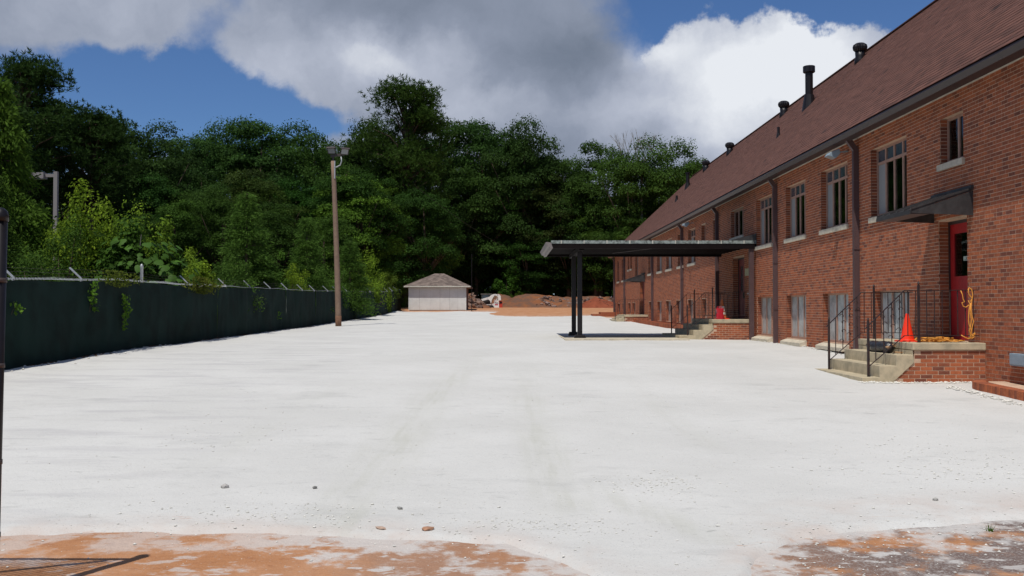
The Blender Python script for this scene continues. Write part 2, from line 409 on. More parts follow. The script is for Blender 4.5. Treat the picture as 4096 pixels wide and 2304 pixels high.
def track(X, Y):
    t = 0
    for cx, w, a, b in ((-1.2, .34, 6.6, 26), (.42, .28, 7.2, 24), (-2.9, .22, 9, 22), (2.2, .22, 10, 24)):
        cxx = cx + .09 * np.sin(Y * .35) + (Y - 9) * .03 * (cx < 0)
        t = np.maximum(t, np.clip(1.25 - np.abs(X - cxx) / w, 0, 1) * np.clip((Y - a) / .6, 0, 1) * np.clip((b - Y) / 12, 0, 1) * (1 if abs(cx) < 1.5 else .35))
    X2 = X - .42 - (9 - Y) * .45
    t = np.maximum(t, .7 * np.clip(1.2 - np.abs(X2) / .24, 0, 1) * ((Y < 9) & (Y > 6.6)))
    return t
def ground_material():
    m = mat('clay_ground', (.42, .185, .08), .95, .1); t = m.node_tree; bs = t.nodes['Principled BSDF']
    NN = t.nodes.new; LL = t.links.new
    geo = NN('ShaderNodeNewGeometry'); sep = NN('ShaderNodeSeparateXYZ'); LL(geo.outputs['Position'], sep.inputs[0])
    def nz(sc, det=6, r_=.6):
        n = NN('ShaderNodeTexNoise'); n.inputs['Scale'].default_value = sc; n.inputs['Detail'].default_value = det; n.inputs['Roughness'].default_value = r_
        LL(geo.outputs['Position'], n.inputs['Vector']); return n.outputs['Fac']
    def mr(v, a, b, c=0, d=1):
        n = NN('ShaderNodeMapRange'); LL(v, n.inputs[0]); n.inputs[1].default_value = a; n.inputs[2].default_value = b
        n.inputs[3].default_value = c; n.inputs[4].default_value = d; n.interpolation_type = 'SMOOTHSTEP'; return n.outputs[0]
    def mth(op, a, b):
        n = NN('ShaderNodeMath'); n.operation = op
        for i, v in enumerate((a, b)):
            if isinstance(v, (int, float)): n.inputs[i].default_value = v
            else: LL(v, n.inputs[i])
        return n.outputs[0]
    def mixc(f, a, b):
        n = NN('ShaderNodeMix'); n.data_type = 'RGBA'; LL(f, n.inputs[0])
        for i, v in ((6, a), (7, b)):
            if isinstance(v, tuple): n.inputs[i].default_value = (*v, 1)
            else: LL(v, n.inputs[i])
        return n.outputs[2]
    c = mixc(mr(nz(1.3), .35, .65), (.42, .20, .095), (.50, .265, .145))
    c = mixc(mr(nz(9), .5, .75, 0, .5), c, (.27, .10, .045))
    # old asphalt and dirt showing at the right of the near strip
    rgt = mth('MULTIPLY', mr(sep.outputs['X'], .9, 2.6), mr(sep.outputs['Y'], 11, 9))
    asp = mth('MULTIPLY', rgt, mr(nz(1.7, 7, .65), .40, .54))
    c = mixc(asp, c, (.17, .125, .11))
    c = mixc(mth('MULTIPLY', asp, mr(nz(60, 3), .5, .62)), c, (.30, .27, .25))
    mid = mth('MULTIPLY', mth('MULTIPLY', mr(sep.outputs['X'], -1.6, -.8), mr(sep.outputs['X'], 1.6, .6)), mr(sep.outputs['Y'], 11, 9))
    c = mixc(mth('MULTIPLY', mid, mr(nz(1.1), .35, .6, 0, .6)), c, (.33, .215, .16))
    # white rock dust tracked out of the lot
    at = NN('ShaderNodeAttribute'); at.attribute_name = 'dust'
    dd = mr(mth('ADD', mth('MULTIPLY', at.outputs['Fac'], .24), nz(2.6, 9, .68)), .60, .74)
    st = NN('ShaderNodeMapping'); st.inputs['Scale'].default_value = (1, 1.7, 1); LL(geo.outputs['Position'], st.inputs[0])
    n3 = NN('ShaderNodeTexNoise'); n3.inputs['Scale'].default_value = 3.6; n3.inputs['Detail'].default_value = 8; n3.inputs['Roughness'].default_value = .62; LL(st.outputs[0], n3.inputs['Vector'])
    d2 = mth('MULTIPLY', mr(n3.outputs['Fac'], .55, .62), mr(at.outputs['Fac'], .02, .3))
    c = mixc(mth('MULTIPLY', mth('MULTIPLY', mth('MAXIMUM', dd, d2), .85), mr(sep.outputs['X'], -2.4, -1.0, .62, 1)), c, (.58, .56, .53))
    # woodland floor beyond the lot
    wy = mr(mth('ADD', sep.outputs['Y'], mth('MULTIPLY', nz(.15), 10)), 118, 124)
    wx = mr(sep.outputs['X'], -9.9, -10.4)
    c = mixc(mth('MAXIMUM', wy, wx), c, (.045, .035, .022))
    c = mixc(mr(nz(38, 2), .62, .7, 0, .35), c, (.5, .42, .36))
    LL(c, bs.inputs['Base Color'])
    bp = NN('ShaderNodeBump'); bp.inputs['Strength'].default_value = .8; bp.inputs['Distance'].default_value = .02
    LL(mth('ADD', nz(14, 6), mth('MULTIPLY', nz(70, 3), .4)), bp.inputs['Height']); LL(bp.outputs[0], bs.inputs['Normal'])
    return m
def gravel_material():
    m = mat('crushed_white_stone', (.6, .6, .58), .95, .12); t = m.node_tree; bs = t.nodes['Principled BSDF']
    NN = t.nodes.new; LL = t.links.new
    geo = NN('ShaderNodeNewGeometry'); sep = NN('ShaderNodeSeparateXYZ'); LL(geo.outputs['Position'], sep.inputs[0])
    def nz(sc, det=6, r_=.6, ms=(1, 1, 1)):
        mp = NN('ShaderNodeMapping'); mp.inputs['Scale'].default_value = ms; LL(geo.outputs['Position'], mp.inputs[0])
        n = NN('ShaderNodeTexNoise'); n.inputs['Scale'].default_value = sc; n.inputs['Detail'].default_value = det; n.inputs['Roughness'].default_value = r_
        LL(mp.outputs[0], n.inputs['Vector']); return n.outputs['Fac']
    def mr(v, a, b, c=0, d=1):
        n = NN('ShaderNodeMapRange'); LL(v, n.inputs[0]); n.inputs[1].default_value = a; n.inputs[2].default_value = b
        n.inputs[3].default_value = c; n.inputs[4].default_value = d; n.interpolation_type = 'SMOOTHSTEP'; return n.outputs[0]
    def mth(op, a, b):
        n = NN('ShaderNodeMath'); n.operation = op
        for i, v in enumerate((a, b)):
            if isinstance(v, (int, float)): n.inputs[i].default_value = v
            else: LL(v, n.inputs[i])
        return n.outputs[0]
    def mixc(f, a, b):
        n = NN('ShaderNodeMix'); n.data_type = 'RGBA'; LL(f, n.inputs[0])
        for i, v in ((6, a), (7, b)):
            if isinstance(v, tuple): n.inputs[i].default_value = (*v, 1)
            else: LL(v, n.inputs[i])
        return n.outputs[2]
    c = mixc(mr(nz(.35, 6), .35, .65), (.575, .57, .54), (.625, .62, .59))
    c = mixc(mr(nz(.9, 9, .7, (.6, 1.0, 1)), .54, .72, 0, .6), c, (.44, .44, .42))
    c = mixc(mr(nz(5, 6, .7, (.4, 1, 1)), .58, .72, 0, .5), c, (.41, .41, .39))
    c = mixc(mth('MULTIPLY', mr(nz(11, 5, .75, (.5, 1.3, 1)), .60, .68), mr(nz(.8, 4), .45, .62, 0, .75)), c, (.36, .36, .34))
    c = mixc(mr(nz(26, 4, .6), .64, .72, 0, .45), c, (.36, .355, .34))
    c = mixc(mr(nz(60, 3, .6), .63, .70, 0, .7), c, (.28, .28, .27))
    c = mixc(mr(nz(150, 2, .6), .60, .70, 0, .45), c, (.35, .35, .34))
    c = mixc(mr(nz(33, 3, .5, (1, 1, 1)), .70, .74, 0, .6), c, (.72, .72, .71))
    tr = NN('ShaderNodeAttribute'); tr.attribute_name = 'track'
    wv = NN('ShaderNodeTexWave'); wv.wave_type = 'BANDS'; wv.bands_direction = 'Y'; wv.inputs['Scale'].default_value = 4.3; wv.inputs['Distortion'].default_value = 3.5
    wv.inputs['Detail'].default_value = 2; wv.inputs['Detail Scale'].default_value = 3; LL(geo.outputs['Position'], wv.inputs['Vector'])
    wv2 = NN('ShaderNodeTexWave'); wv2.wave_type = 'BANDS'; wv2.bands_direction = 'X'; wv2.inputs['Scale'].default_value = 5.1; wv2.inputs['Distortion'].default_value = 2.5
    LL(geo.outputs['Position'], wv2.inputs['Vector'])
    tread = mth('ADD', mth('MULTIPLY', mr(wv.outputs['Fac'], .2, .8), .07), mth('MULTIPLY', mr(nz(7, 4, .6, (1, .06, 1)), .4, .6), .5))
    tf = mth('MULTIPLY', mth('MULTIPLY', tr.outputs['Fac'], mth('ADD', tread, .28)), mr(nz(1.4, 5, .6, (1, .4, 1)), .30, .66, .2, .8))
    c = mixc(tf, c, (.48, .48, .42))
    fa = NN('ShaderNodeAttribute'); fa.attribute_name = 'fade'
    ff = mth('MULTIPLY', fa.outputs['Fac'], mr(nz(1.6, 8, .65), .36, .66))
    c = mixc(mth('MULTIPLY', ff, .6), c, (.52, .42, .36))
    c = mixc(mth('MULTIPLY', mr(fa.outputs['Fac'], .0, .5), mr(nz(4.5, 7, .7, (.5, 1.4, 1)), .62, .72, 0, .6)), c, (.48, .25, .14))
    # grey scuffed band at the left
    lf = mth('MULTIPLY', mr(sep.outputs['X'], -1.8, -5), mr(nz(1.7, 6, .6, (.35, 1.4, 1)), .48, .66, 0, .45))
    c = mixc(lf, c, (.43, .42, .42))
    LL(c, bs.inputs['Base Color'])
    bp = NN('ShaderNodeBump'); bp.inputs['Strength'].default_value = .55; bp.inputs['Distance'].default_value = .012
    LL(mth('ADD', nz(18, 6, .65), mth('MULTIPLY', nz(90, 3), .35)), bp.inputs['Height']); LL(bp.outputs[0], bs.inputs['Normal'])
    return m
cc = np.concatenate
gX = cc([np.linspace(-400, -60, 12)[:-1], np.linspace(-60, -12, 25)[:-1], np.linspace(-12, -4, 60)[:-1], np.linspace(-4, 5, 150)[:-1], np.linspace(5, 12, 60)[:-1], np.linspace(12, 60, 16)[:-1], np.linspace(60, 400, 10)])
gY = cc([np.linspace(-60, 4, 12)[:-1], np.linspace(4, 9.5, 110)[:-1], np.linspace(9.5, 30, 90)[:-1], np.linspace(30, 130, 160)[:-1], np.linspace(130, 900, 20)])
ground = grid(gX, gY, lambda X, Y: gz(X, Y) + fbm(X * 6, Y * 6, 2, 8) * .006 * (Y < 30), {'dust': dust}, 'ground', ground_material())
ground['kind'] = 'structure'
lX = cc([np.linspace(-10.2, -4, 70)[:-1], np.linspace(-4, 5, 190)[:-1], np.linspace(5, 8.8, 60)])
lY = cc([np.linspace(4.6, 9.5, 120)[:-1], np.linspace(9.5, 30, 150)[:-1], np.linspace(30, 90, 170)])
def lotz(X, Y):
    m_ = lot_mask(X, Y)
    edge = np.clip(m_ + .5, 0, 1); lift = -.03 + .062 * edge * edge * (3 - 2 * edge)
    berm = .05 * np.exp(-((Y - 20.5) / 1.2) ** 2) * 0
    lf = .05 * np.exp(-((X + 9.3) / .35) ** 2)
    return gz(X, Y) + lift + lf + fbm(X * 2.5, Y * 2.5, 3, 21) * .010 + fbm(X * 9, Y * 9, 2, 31) * .004 - .010 * track(X, Y) 
lot = grid(lX, lY, lotz, {'track': track, 'fade': fade}, 'gravel_lot', gravel_material(), keep=lambda X, Y: lot_mask(X, Y) > -1.2)
lot['kind'] = 'structure'
def lz(x, y): return float(lotz(np.array([x]), np.array([y]))[0])

# ------------------------------------------------------------------ loose stones
OCT = np.array([(1, 0, 0), (0, 1, 0), (-1, 0, 0), (0, -1, 0), (0, 0, .7), (0, 0, -.7)], float)
OF = np.array([(0, 1, 4), (1, 2, 4), (2, 3, 4), (3, 0, 4), (1, 0, 5), (2, 1, 5), (3, 2, 5), (0, 3, 5)])
def pebbles(name, pts, sizes, seed, m, flat=.7):
    rg = np.random.RandomState(seed); n = len(pts)
    B = OCT[None] * (1 + rg.uniform(-.35, .35, (n, 6, 3)))
    a = rg.uniform(0, 6.28, n); ca, sa = np.cos(a), np.sin(a)
    X = B[..., 0] * ca[:, None] - B[..., 1] * sa[:, None]; Y = B[..., 0] * sa[:, None] + B[..., 1] * ca[:, None]; Z = B[..., 2] * flat
    V = np.stack([X, Y, Z], -1) * np.asarray(sizes)[:, None, None] + np.asarray(pts)[:, None, :]
    F = (OF[None] + (np.arange(n) * 6)[:, None, None]).reshape(-1, 3)
    return link(name, np_mesh(name, V, F, sizes=3), m)
rg = np.random.RandomState(4)
P = []; SZ = []
def scatter(n, fx, smin, smax):
    k = 0
    while k < n:
        x, y = fx()
        s_ = smin + (smax - smin) * rg.rand() ** 3
        P.append((x, y, s_)); k += 1
scatter(500, lambda: (rg.uniform(6.0, 8.2), 16.95 - abs(rg.normal(0, .09))), .010, .035)
scatter(1200, lambda: (8.15 - abs(rg.normal(0, .12)), rg.uniform(20, 70)), .010, .04)
scatter(800, lambda: (-9.55 + abs(rg.normal(0, .22)), rg.uniform(17, 70)), .010, .04)
scatter(220, lambda: (7.3 - abs(rg.normal(0, .10)), rg.uniform(13.5, 16.3)), .012, .045)
scatter(420, lambda: (rg.uniform(-3.5, 4.5), 7.0 + rg.normal(0, .55)), .004, .016)
scatter(900, lambda: (rg.uniform(-5, 6), rg.uniform(6, 16)), .003, .013)
scatter(220, lambda: (rg.normal(.2, .28), rg.normal(7.1, .16)), .004, .013)
scatter(260, lambda: (rg.normal(-1.6, .5), rg.normal(7.5, .22)), .004, .014)
scatter(700, lambda: (rg.normal(4.4, .8), rg.normal(9.3, .9)), .004, .016)
scatter(260, lambda: (rg.normal(1.3, .25), rg.normal(8.6, .25)), .004, .014)
scatter(200, lambda: (rg.normal(-3.2, .5), rg.normal(11.5, 1.2)), .004, .015)
scatter(700, lambda: (rg.uniform(1.5, 4), rg.uniform(5.6, 7.3)), .003, .012)
P = np.array(P); z = np.maximum(lotz(P[:, 0], P[:, 1]), gz(P[:, 0], P[:, 1])) + P[:, 2] * .3
st = pebbles('loose_gravel', np.stack([P[:, 0], P[:, 1], z], -1), P[:, 2], 5, MAT['grey_stone'])
st.color = (1.5, 1.5, 1.48, 1)
tag(st, 'loose white and grey gravel stones scattered over the lot', 'gravel', kind='stuff')

def rock_mesh(seed, sub=1, flat=.7):
    rr = random.Random(seed); bm = bmesh.new(); bmesh.ops.create_icosphere(bm, subdivisions=sub, radius=1)
    for v in bm.verts:
        v.co *= 1 + rr.uniform(-.28, .28); v.co.z *= flat
    me = bpy.data.meshes.new('rock'); bm.to_mesh(me); bm.free(); return me
ROCK = [rock_mesh(i, 1, .55 + .08 * i) for i in range(5)]
for me in ROCK: me.materials.append(MAT['rubble'])
SROCK = [rock_mesh(20 + i, 1, .7) for i in range(3)]
for me in SROCK: me.materials.append(MAT['grey_stone'])
def stone(x, y, s_, lab, i, col=(1, 1, 1, 1), name='stone', flat=1):
    s_ *= .8
    o = bpy.data.objects.new(name, SROCK[i % 3]); C.objects.link(o)
    o.location = (x, y, max(lz(x, y), g(x, y)) + s_ * .35 * flat); o.scale = (s_, s_ * .8, s_ * .8 * flat); o.rotation_euler = (0, 0, i * 1.3); o.color = col
    tag(o, lab, 'stone'); return o
stone(-2.38, 8.45, .045, 'pale stone lying on the white gravel, left of the dark stone in the foreground', 0, (.9, .88, .9, 1))
stone(-1.62, 8.42, .033, 'small dark grey stone alone on the white gravel left of the tyre tracks', 1, (.45, .45, .45, 1))
stone(-.82, 7.66, .032, 'small grey stone at the foot of the left tyre track', 2, (.7, .7, .7, 1))
stone(3.4, 7.9, .03, 'small pale stone on the gravel at the lower right of the lot', 0, (1, 1, 1, 1))
stone(-.56, 7.03, .075, 'broken reddish clay clod on the near edge of the white gravel', 1, (.9, .5, .33, 1), 'clay_clod', .45)
stone(-.89, 7.05, .055, 'flat pinkish clay clod beside the larger broken clod', 2, (1.1, .8, .65, 1), 'clay_clod', .4)

# ------------------------------------------------------------------ the brick building
WX = 8.2; YN, YF = 12.0, 75.5; ZE = 5.66; CZ = .0677
BLD = thing('brick_building', 'long two storey red brick building with brown shingle roof on the right', 'building', (WX, 45, .5))
# windows: (y0, y1, z0, z1, kind)
UP = [(17.75, 18.70, 4.34, 5.20, 'small'), (20.28, 22.28, 3.67, 5.20, 'big'), (23.82, 25.83, 3.67, 5.20, 'big'), (27.18, 29.12, 3.67, 5.20, 'big'),
      (30.64, 32.57, 3.67, 5.20, 'big'), (34.34, 36.28, 4.20, 5.18, 'mid'), (38.61, 39.35, 3.95, 5.15, 'board'), (40.92, 41.77, 3.95, 5.15, 'board'),
      (43.16, 44.86, 3.67, 5.20, 'big2'), (46.07, 47.66, 3.67, 5.20, 'big2'), (49.28, 51.1, 3.67, 5.20, 'big2'), (52.4, 54.13, 3.67, 5.20, 'big2'),
      (56.0, 57.6, 3.67, 5.20, 'big2'), (62.0, 63.4, 3.67, 5.20, 'board'), (65.08, 65.92, 4.3, 5.18, 'board'), (66.56, 67.3, 4.3, 5.18, 'board'),
      (69.3, 70.8, 3.67, 5.20, 'big2'), (72.44, 73.76, 3.67, 5.20, 'big2')]
LOW = [(20.2, 22.1, .77, 2.02, 'base'), (23.82, 25.75, .77, 2.02, 'base'), (27.2, 29.1, .77, 2.02, 'base'), (30.65, 32.5, .77, 2.02, 'base'),
       (40.8, 41.7, 1.0, 2.05, 'base2'), (43.7, 45.0, 1.0, 2.05, 'base2'), (46.6, 48.1, 1.0, 2.05, 'base2'), (49.6, 51.2, 1.0, 2.05, 'base2'), (52.6, 54.2, 1.0, 2.05, 'base2'),
       (56.1, 57.4, 1.0, 2.05, 'base2'), (63.4, 64.9, 1.25, 2.05, 'base2'), (65.8, 67.2, 1.25, 2.05, 'base2'), (69.3, 70.6, 1.25, 2.05, 'base2'), (71.9, 73.5, 1.25, 2.05, 'base2')]
DOORS = [(17.64, 18.80, 1.03, 3.26), (34.25, 35.95, 1.28, 3.45), (59.2, 61.2, 1.30, 3.50)]
OPEN = [(a, b, c, d) for a, b, c, d, _ in UP + LOW] + DOORS
RD = .13
# wall slabs between openings (mortar plane 8 mm behind the brick faces)
ys = sorted({YN, YF} | {o[0] for o in OPEN} | {o[1] for o in OPEN})
zs = sorted({-.1, ZE + .1} | {o[2] for o in OPEN} | {o[3] for o in OPEN})
def is_open(y, z): return any(a < y < b and c < z < d for a, b, c, d in OPEN)
wall = MB(); mx_ = WX + .0025
for y0, y1 in zip(ys, ys[1:]):
    run = None
    for z0, z1 in zip(zs, zs[1:]):
        if is_open((y0 + y1) / 2, (z0 + z1) / 2):
            if run: wall.add([(mx_, y0, run[0]), (mx_, y1, run[0]), (mx_, y1, run[1]), (mx_, y0, run[1])], [(0, 3, 2, 1)]); run = None
        else: run = (run[0], z1) if run else (z0, z1)
    if run: wall.add([(mx_, y0, run[0]), (mx_, y1, run[0]), (mx_, y1, run[1]), (mx_, y0, run[1])], [(0, 3, 2, 1)])
for a, b, c, d in OPEN:
    x1 = WX + .35
    wall.add([(mx_, a, c), (x1, a, c), (x1, a, d), (mx_, a, d)], [(0, 1, 2, 3)]); wall.add([(mx_, b, c), (x1, b, c), (x1, b, d), (mx_, b, d)], [(3, 2, 1, 0)])
    wall.add([(mx_, a, c), (mx_, b, c), (x1, b, c), (x1, a, c)], [(0, 1, 2, 3)]); wall.add([(mx_, a, d), (mx_, b, d), (x1, b, d), (x1, a, d)], [(3, 2, 1, 0)])
wall.add([(mx_, YF - .008, -.1), (19.0, YF - .008, -.1), (19.0, YF - .008, ZE), (mx_, YF - .008, ZE)], [(0, 1, 2, 3)])
wall.add([(19, YN, -.1), (19, YF - .008, -.1), (19, YF - .008, ZE), (19, YN, ZE)], [(0, 1, 2, 3)])
wall.add([(mx_, YN, -.1), (19, YN, -.1), (19, YN, ZE), (mx_, YN, ZE)], [(0, 1, 2, 3)])
wallo = wall.build('wall', MAT['mortar'], BLD, fix=False)
inn = MB(); inn.box(WX + .42, WX + .5, YN + .2, YF - .2, .2, ZE)
inn.build('dark_room_sheet', MAT['room_dark'], BLD)  # near-black sheet added behind the windows for the unlit interior
# bricks
LB, JT = .2032, .0115
rb = random.Random(3)
bricks = []      # y0,y1,z0,z1
row = 0; z = .05
while z + CZ < ZE + .02:
    z0, z1 = z, z + CZ - JT
    y = YN + (LB / 2 if row % 2 else 0) - LB
    header = row % 6 == 4
    while y < YF:
        l_ = LB / 2 if (header and (int((y - YN) / LB * 2 + 1e-6) % 3 == 0)) else LB
        a, b = max(y, YN), min(y + l_ - JT, YF)
        segs = [(a, b)] if b - a > .02 else []
        for (oa, ob, oc, od) in OPEN:
            if z1 > oc + .01 and z0 < od - .01:
                ns = []
                for (p, q) in segs:
                    if q <= oa or p >= ob: ns.append((p, q)); continue
                    if p < oa: ns.append((p, oa))
                    if q > ob: ns.append((ob, q))
                segs = ns
        for p, q in segs:
            if q - p > .012: bricks.append((p, q, z0, z1))
        y += l_
    z += CZ; row += 1
def vis_key(b):
    y = (b[0] + b[1]) / 2; z_ = b[2]
    if 13.2 / 1 and WX / y > .519 or z_ < g(8, y) - .02: return 1e9
    if (z_ - EYE) / y > .31: return 1e9
    return y
full = [b for b in bricks if abs((b[1] - b[0]) - (LB - JT)) < .002]
full.sort(key=vis_key)
near_set = set(full[:300])
BRM = []
for k in range(8):
    mb = MB(); c_ = [.05, .25, .4, .55, .62, .75, .9, 1.0][k]
    mb.box(0, .03, 0, LB - JT, 0, CZ - JT, c_)
    me = mb.mesh('brick'); me.materials.append(MAT['brick']); BRM.append(me)
for b in full[:300]:
    o = bpy.data.objects.new('brick', rb.choice(BRM[1:] + BRM[2:] + [BRM[0]])); C.objects.link(o); o.parent = wallo
    o.location = Vector((WX + rb.uniform(-.0015, .001), b[0], b[2])) - ORG[wallo]
rest = [b for b in bricks if b not in near_set]
A = np.array(rest); n = len(A); rg = np.random.RandomState(9)
jx = rg.uniform(-.0015, .001, n); X0 = WX + jx; X1 = np.full(n, WX + .012)
def boxes(X0, X1, A):
    V = np.zeros((len(A), 8, 3))
    for i, (x, yi, zi) in enumerate([(0, 0, 2), (1, 0, 2), (1, 1, 2), (0, 1, 2), (0, 0, 3), (1, 0, 3), (1, 1, 3), (0, 1, 3)]):
        V[:, i, 0] = X1 if x else X0; V[:, i, 1] = A[:, yi]; V[:, i, 2] = A[:, zi]
    return V
BF = np.array([(3, 0, 4, 7), (0, 1, 5, 4), (2, 3, 7, 6), (4, 5, 6, 7), (0, 3, 2, 1)])
V = boxes(X0, X1, A)
F = (BF[None] + (np.arange(n) * 8)[:, None, None]).reshape(-1, 4)
tint = rg.rand(n) ** .8; tint = np.where(rg.rand(n) < .05, rg.rand(n) * .1, .2 + tint * .8)
me = np_mesh('brick_courses', V - np.array(ORG[BLD]), F, {'v': ('FACE', np.repeat(tint, 5))})
tag(link('brick_courses', me, MAT['brick'], wallo, ORG[BLD]), kind='stuff')
# jamb bricks on the reveal that faces the camera (far side of each opening)
jb = MB()
for (a, b, c, d) in OPEN:
    z = .05
    dep = RD if (d - c) < 1.9 else .25
    while z < d:
        if z > c - .03: jb.box(WX + .012, WX + dep, b - .006, b + .02, max(z, c), min(z + CZ - JT, d), random.choice([.1, .3, .5, .7]))
        z += CZ
tag(jb.build('jamb_bricks', MAT['brick'], wallo, fix=False), kind='stuff')
# eaves: frieze, soffit, gutter
mb = MB().box(WX - .02, WX - .002, YN, YF, 5.60, 5.70); mb.box(8.001, WX - .021, YN, YF, 5.66, 5.685)
mb.build('frieze_board', MAT['trim'], BLD)
mb = MB().prism([(7.72, 5.67), (7.70, 5.62), (7.76, 5.53), (8.0, 5.53), (8.0, 5.67)], 'y', YN, YF + .3)
mb.build('gutter', MAT['gutter'], BLD)
# roof deck
EX, EZ, RX, RZ, RYF = 7.70, 5.68, 12.80, 10.78, 68.0
YE = YF + .5; BX = 2 * RX - EX
dk = MB()
dk.add([(EX, YN, EZ), (EX, YE, EZ), (RX, RYF, RZ), (RX, YN, RZ)], [(0, 1, 2, 3)])
dk.add([(BX, YN, EZ), (BX, YE, EZ), (RX, RYF, RZ), (RX, YN, RZ)], [(3, 2, 1, 0)])
dk.add([(EX, YE, EZ), (BX, YE, EZ), (RX, RYF, RZ)], [(0, 1, 2)])
dk.add([(EX, YN, EZ), (BX, YN, EZ), (RX, YN, RZ)], [(0, 2, 1)])
roof = dk.build('roof', MAT['deck'], BLD, fix=False)
# shingles
SH = .142; q2 = math.sqrt(.5)
tabs = []
nrow = int((RX - EX) / q2 / SH) + 1
for r_ in range(nrow):
    s0 = r_ * SH; s1 = min(s0 + SH, (RX - EX) / q2 + .01)
    y = YN + rb.uniform(0, .3); xm = EX + s0 * q2; yl = YE - (xm - EX) * (YE - RYF) / (RX - EX)
    while y < yl:
        w = rb.uniform(.16, .34); tabs.append((y, min(y + w - .004, yl), s0, s1, rb.uniform(.004, .010))); y += w
nrm = Vector((-q2, 0, q2))
def sp(s_, y, h): return (EX + s_ * q2 - h * q2, y, EZ + s_ * q2 + h * q2)
def tabvis(t):
    x, y, z_ = sp(t[2], t[0], 0)
    return y if (x / y < .515 and (z_ - EYE) / y < .305) else 1e9
tabs.sort(key=tabvis)
SHM = []
for k in range(8):
    c_ = [.35, .45, .5, .55, .6, .68, .75, .8][k]; w = [.2, .24, .28, .32][k % 4]; mb = MB()
    p = [Vector(sp(s_, y, h)) - Vector(sp(0, 0, 0)) for s_, y, h in [(0, 0, .009), (0, w, .009), (SH, w, .002), (SH, 0, .002), (0, 0, 0), (0, w, 0)]]
    mb.add(p, [(0, 1, 2, 3), (4, 5, 1, 0), (4, 0, 3), (1, 5, 2)], c_); me = mb.mesh('shingle', fix=False); me.materials.append(MAT['shingle']); SHM.append((w, me))
for t_ in tabs[:300]:
    w = t_[1] - t_[0]; wm, me = rb.choice([q for q in SHM[1:]] + [SHM[0]])
    o = bpy.data.objects.new('shingle', me); C.objects.link(o); o.parent = roof
    o.location = Vector(sp(t_[2], t_[0], 0)) - ORG[roof]; o.scale = (1, w / wm, 1)
T = np.array(tabs[300:]); n = len(T)
def spn(s_, y, h): return np.stack([EX + s_ * q2 - h * q2, y, EZ + s_ * q2 + h * q2], -1)
V = np.stack([spn(T[:, 2], T[:, 0], T[:, 4]), spn(T[:, 2], T[:, 1], T[:, 4]), spn(T[:, 3], T[:, 1], T[:, 4] * .2), spn(T[:, 3], T[:, 0], T[:, 4] * .2), spn(T[:, 2], T[:, 0], T[:, 4] * 0), spn(T[:, 2], T[:, 1], T[:, 4] * 0)], 1)
F = (np.array([(0, 1, 2, 3), (4, 5, 1, 0)])[None] + (np.arange(n) * 6)[:, None, None]).reshape(-1, 4)
rg = np.random.RandomState(2); tv = np.where(rg.rand(n) < .006, 0.0, .45 + .35 * rg.rand(n))
me = np_mesh('shingle_courses', V - np.array(ORG[BLD]), F, {'v': ('FACE', np.repeat(tv, 2))})
tag(link('shingle_courses', me, MAT['shingle'], roof, ORG[BLD]), kind='stuff')
MB().bar((RX, YN, RZ + .01), (RX, RYF, RZ + .01), .16, .03).build('ridge_cap', MAT['shingle'], roof)

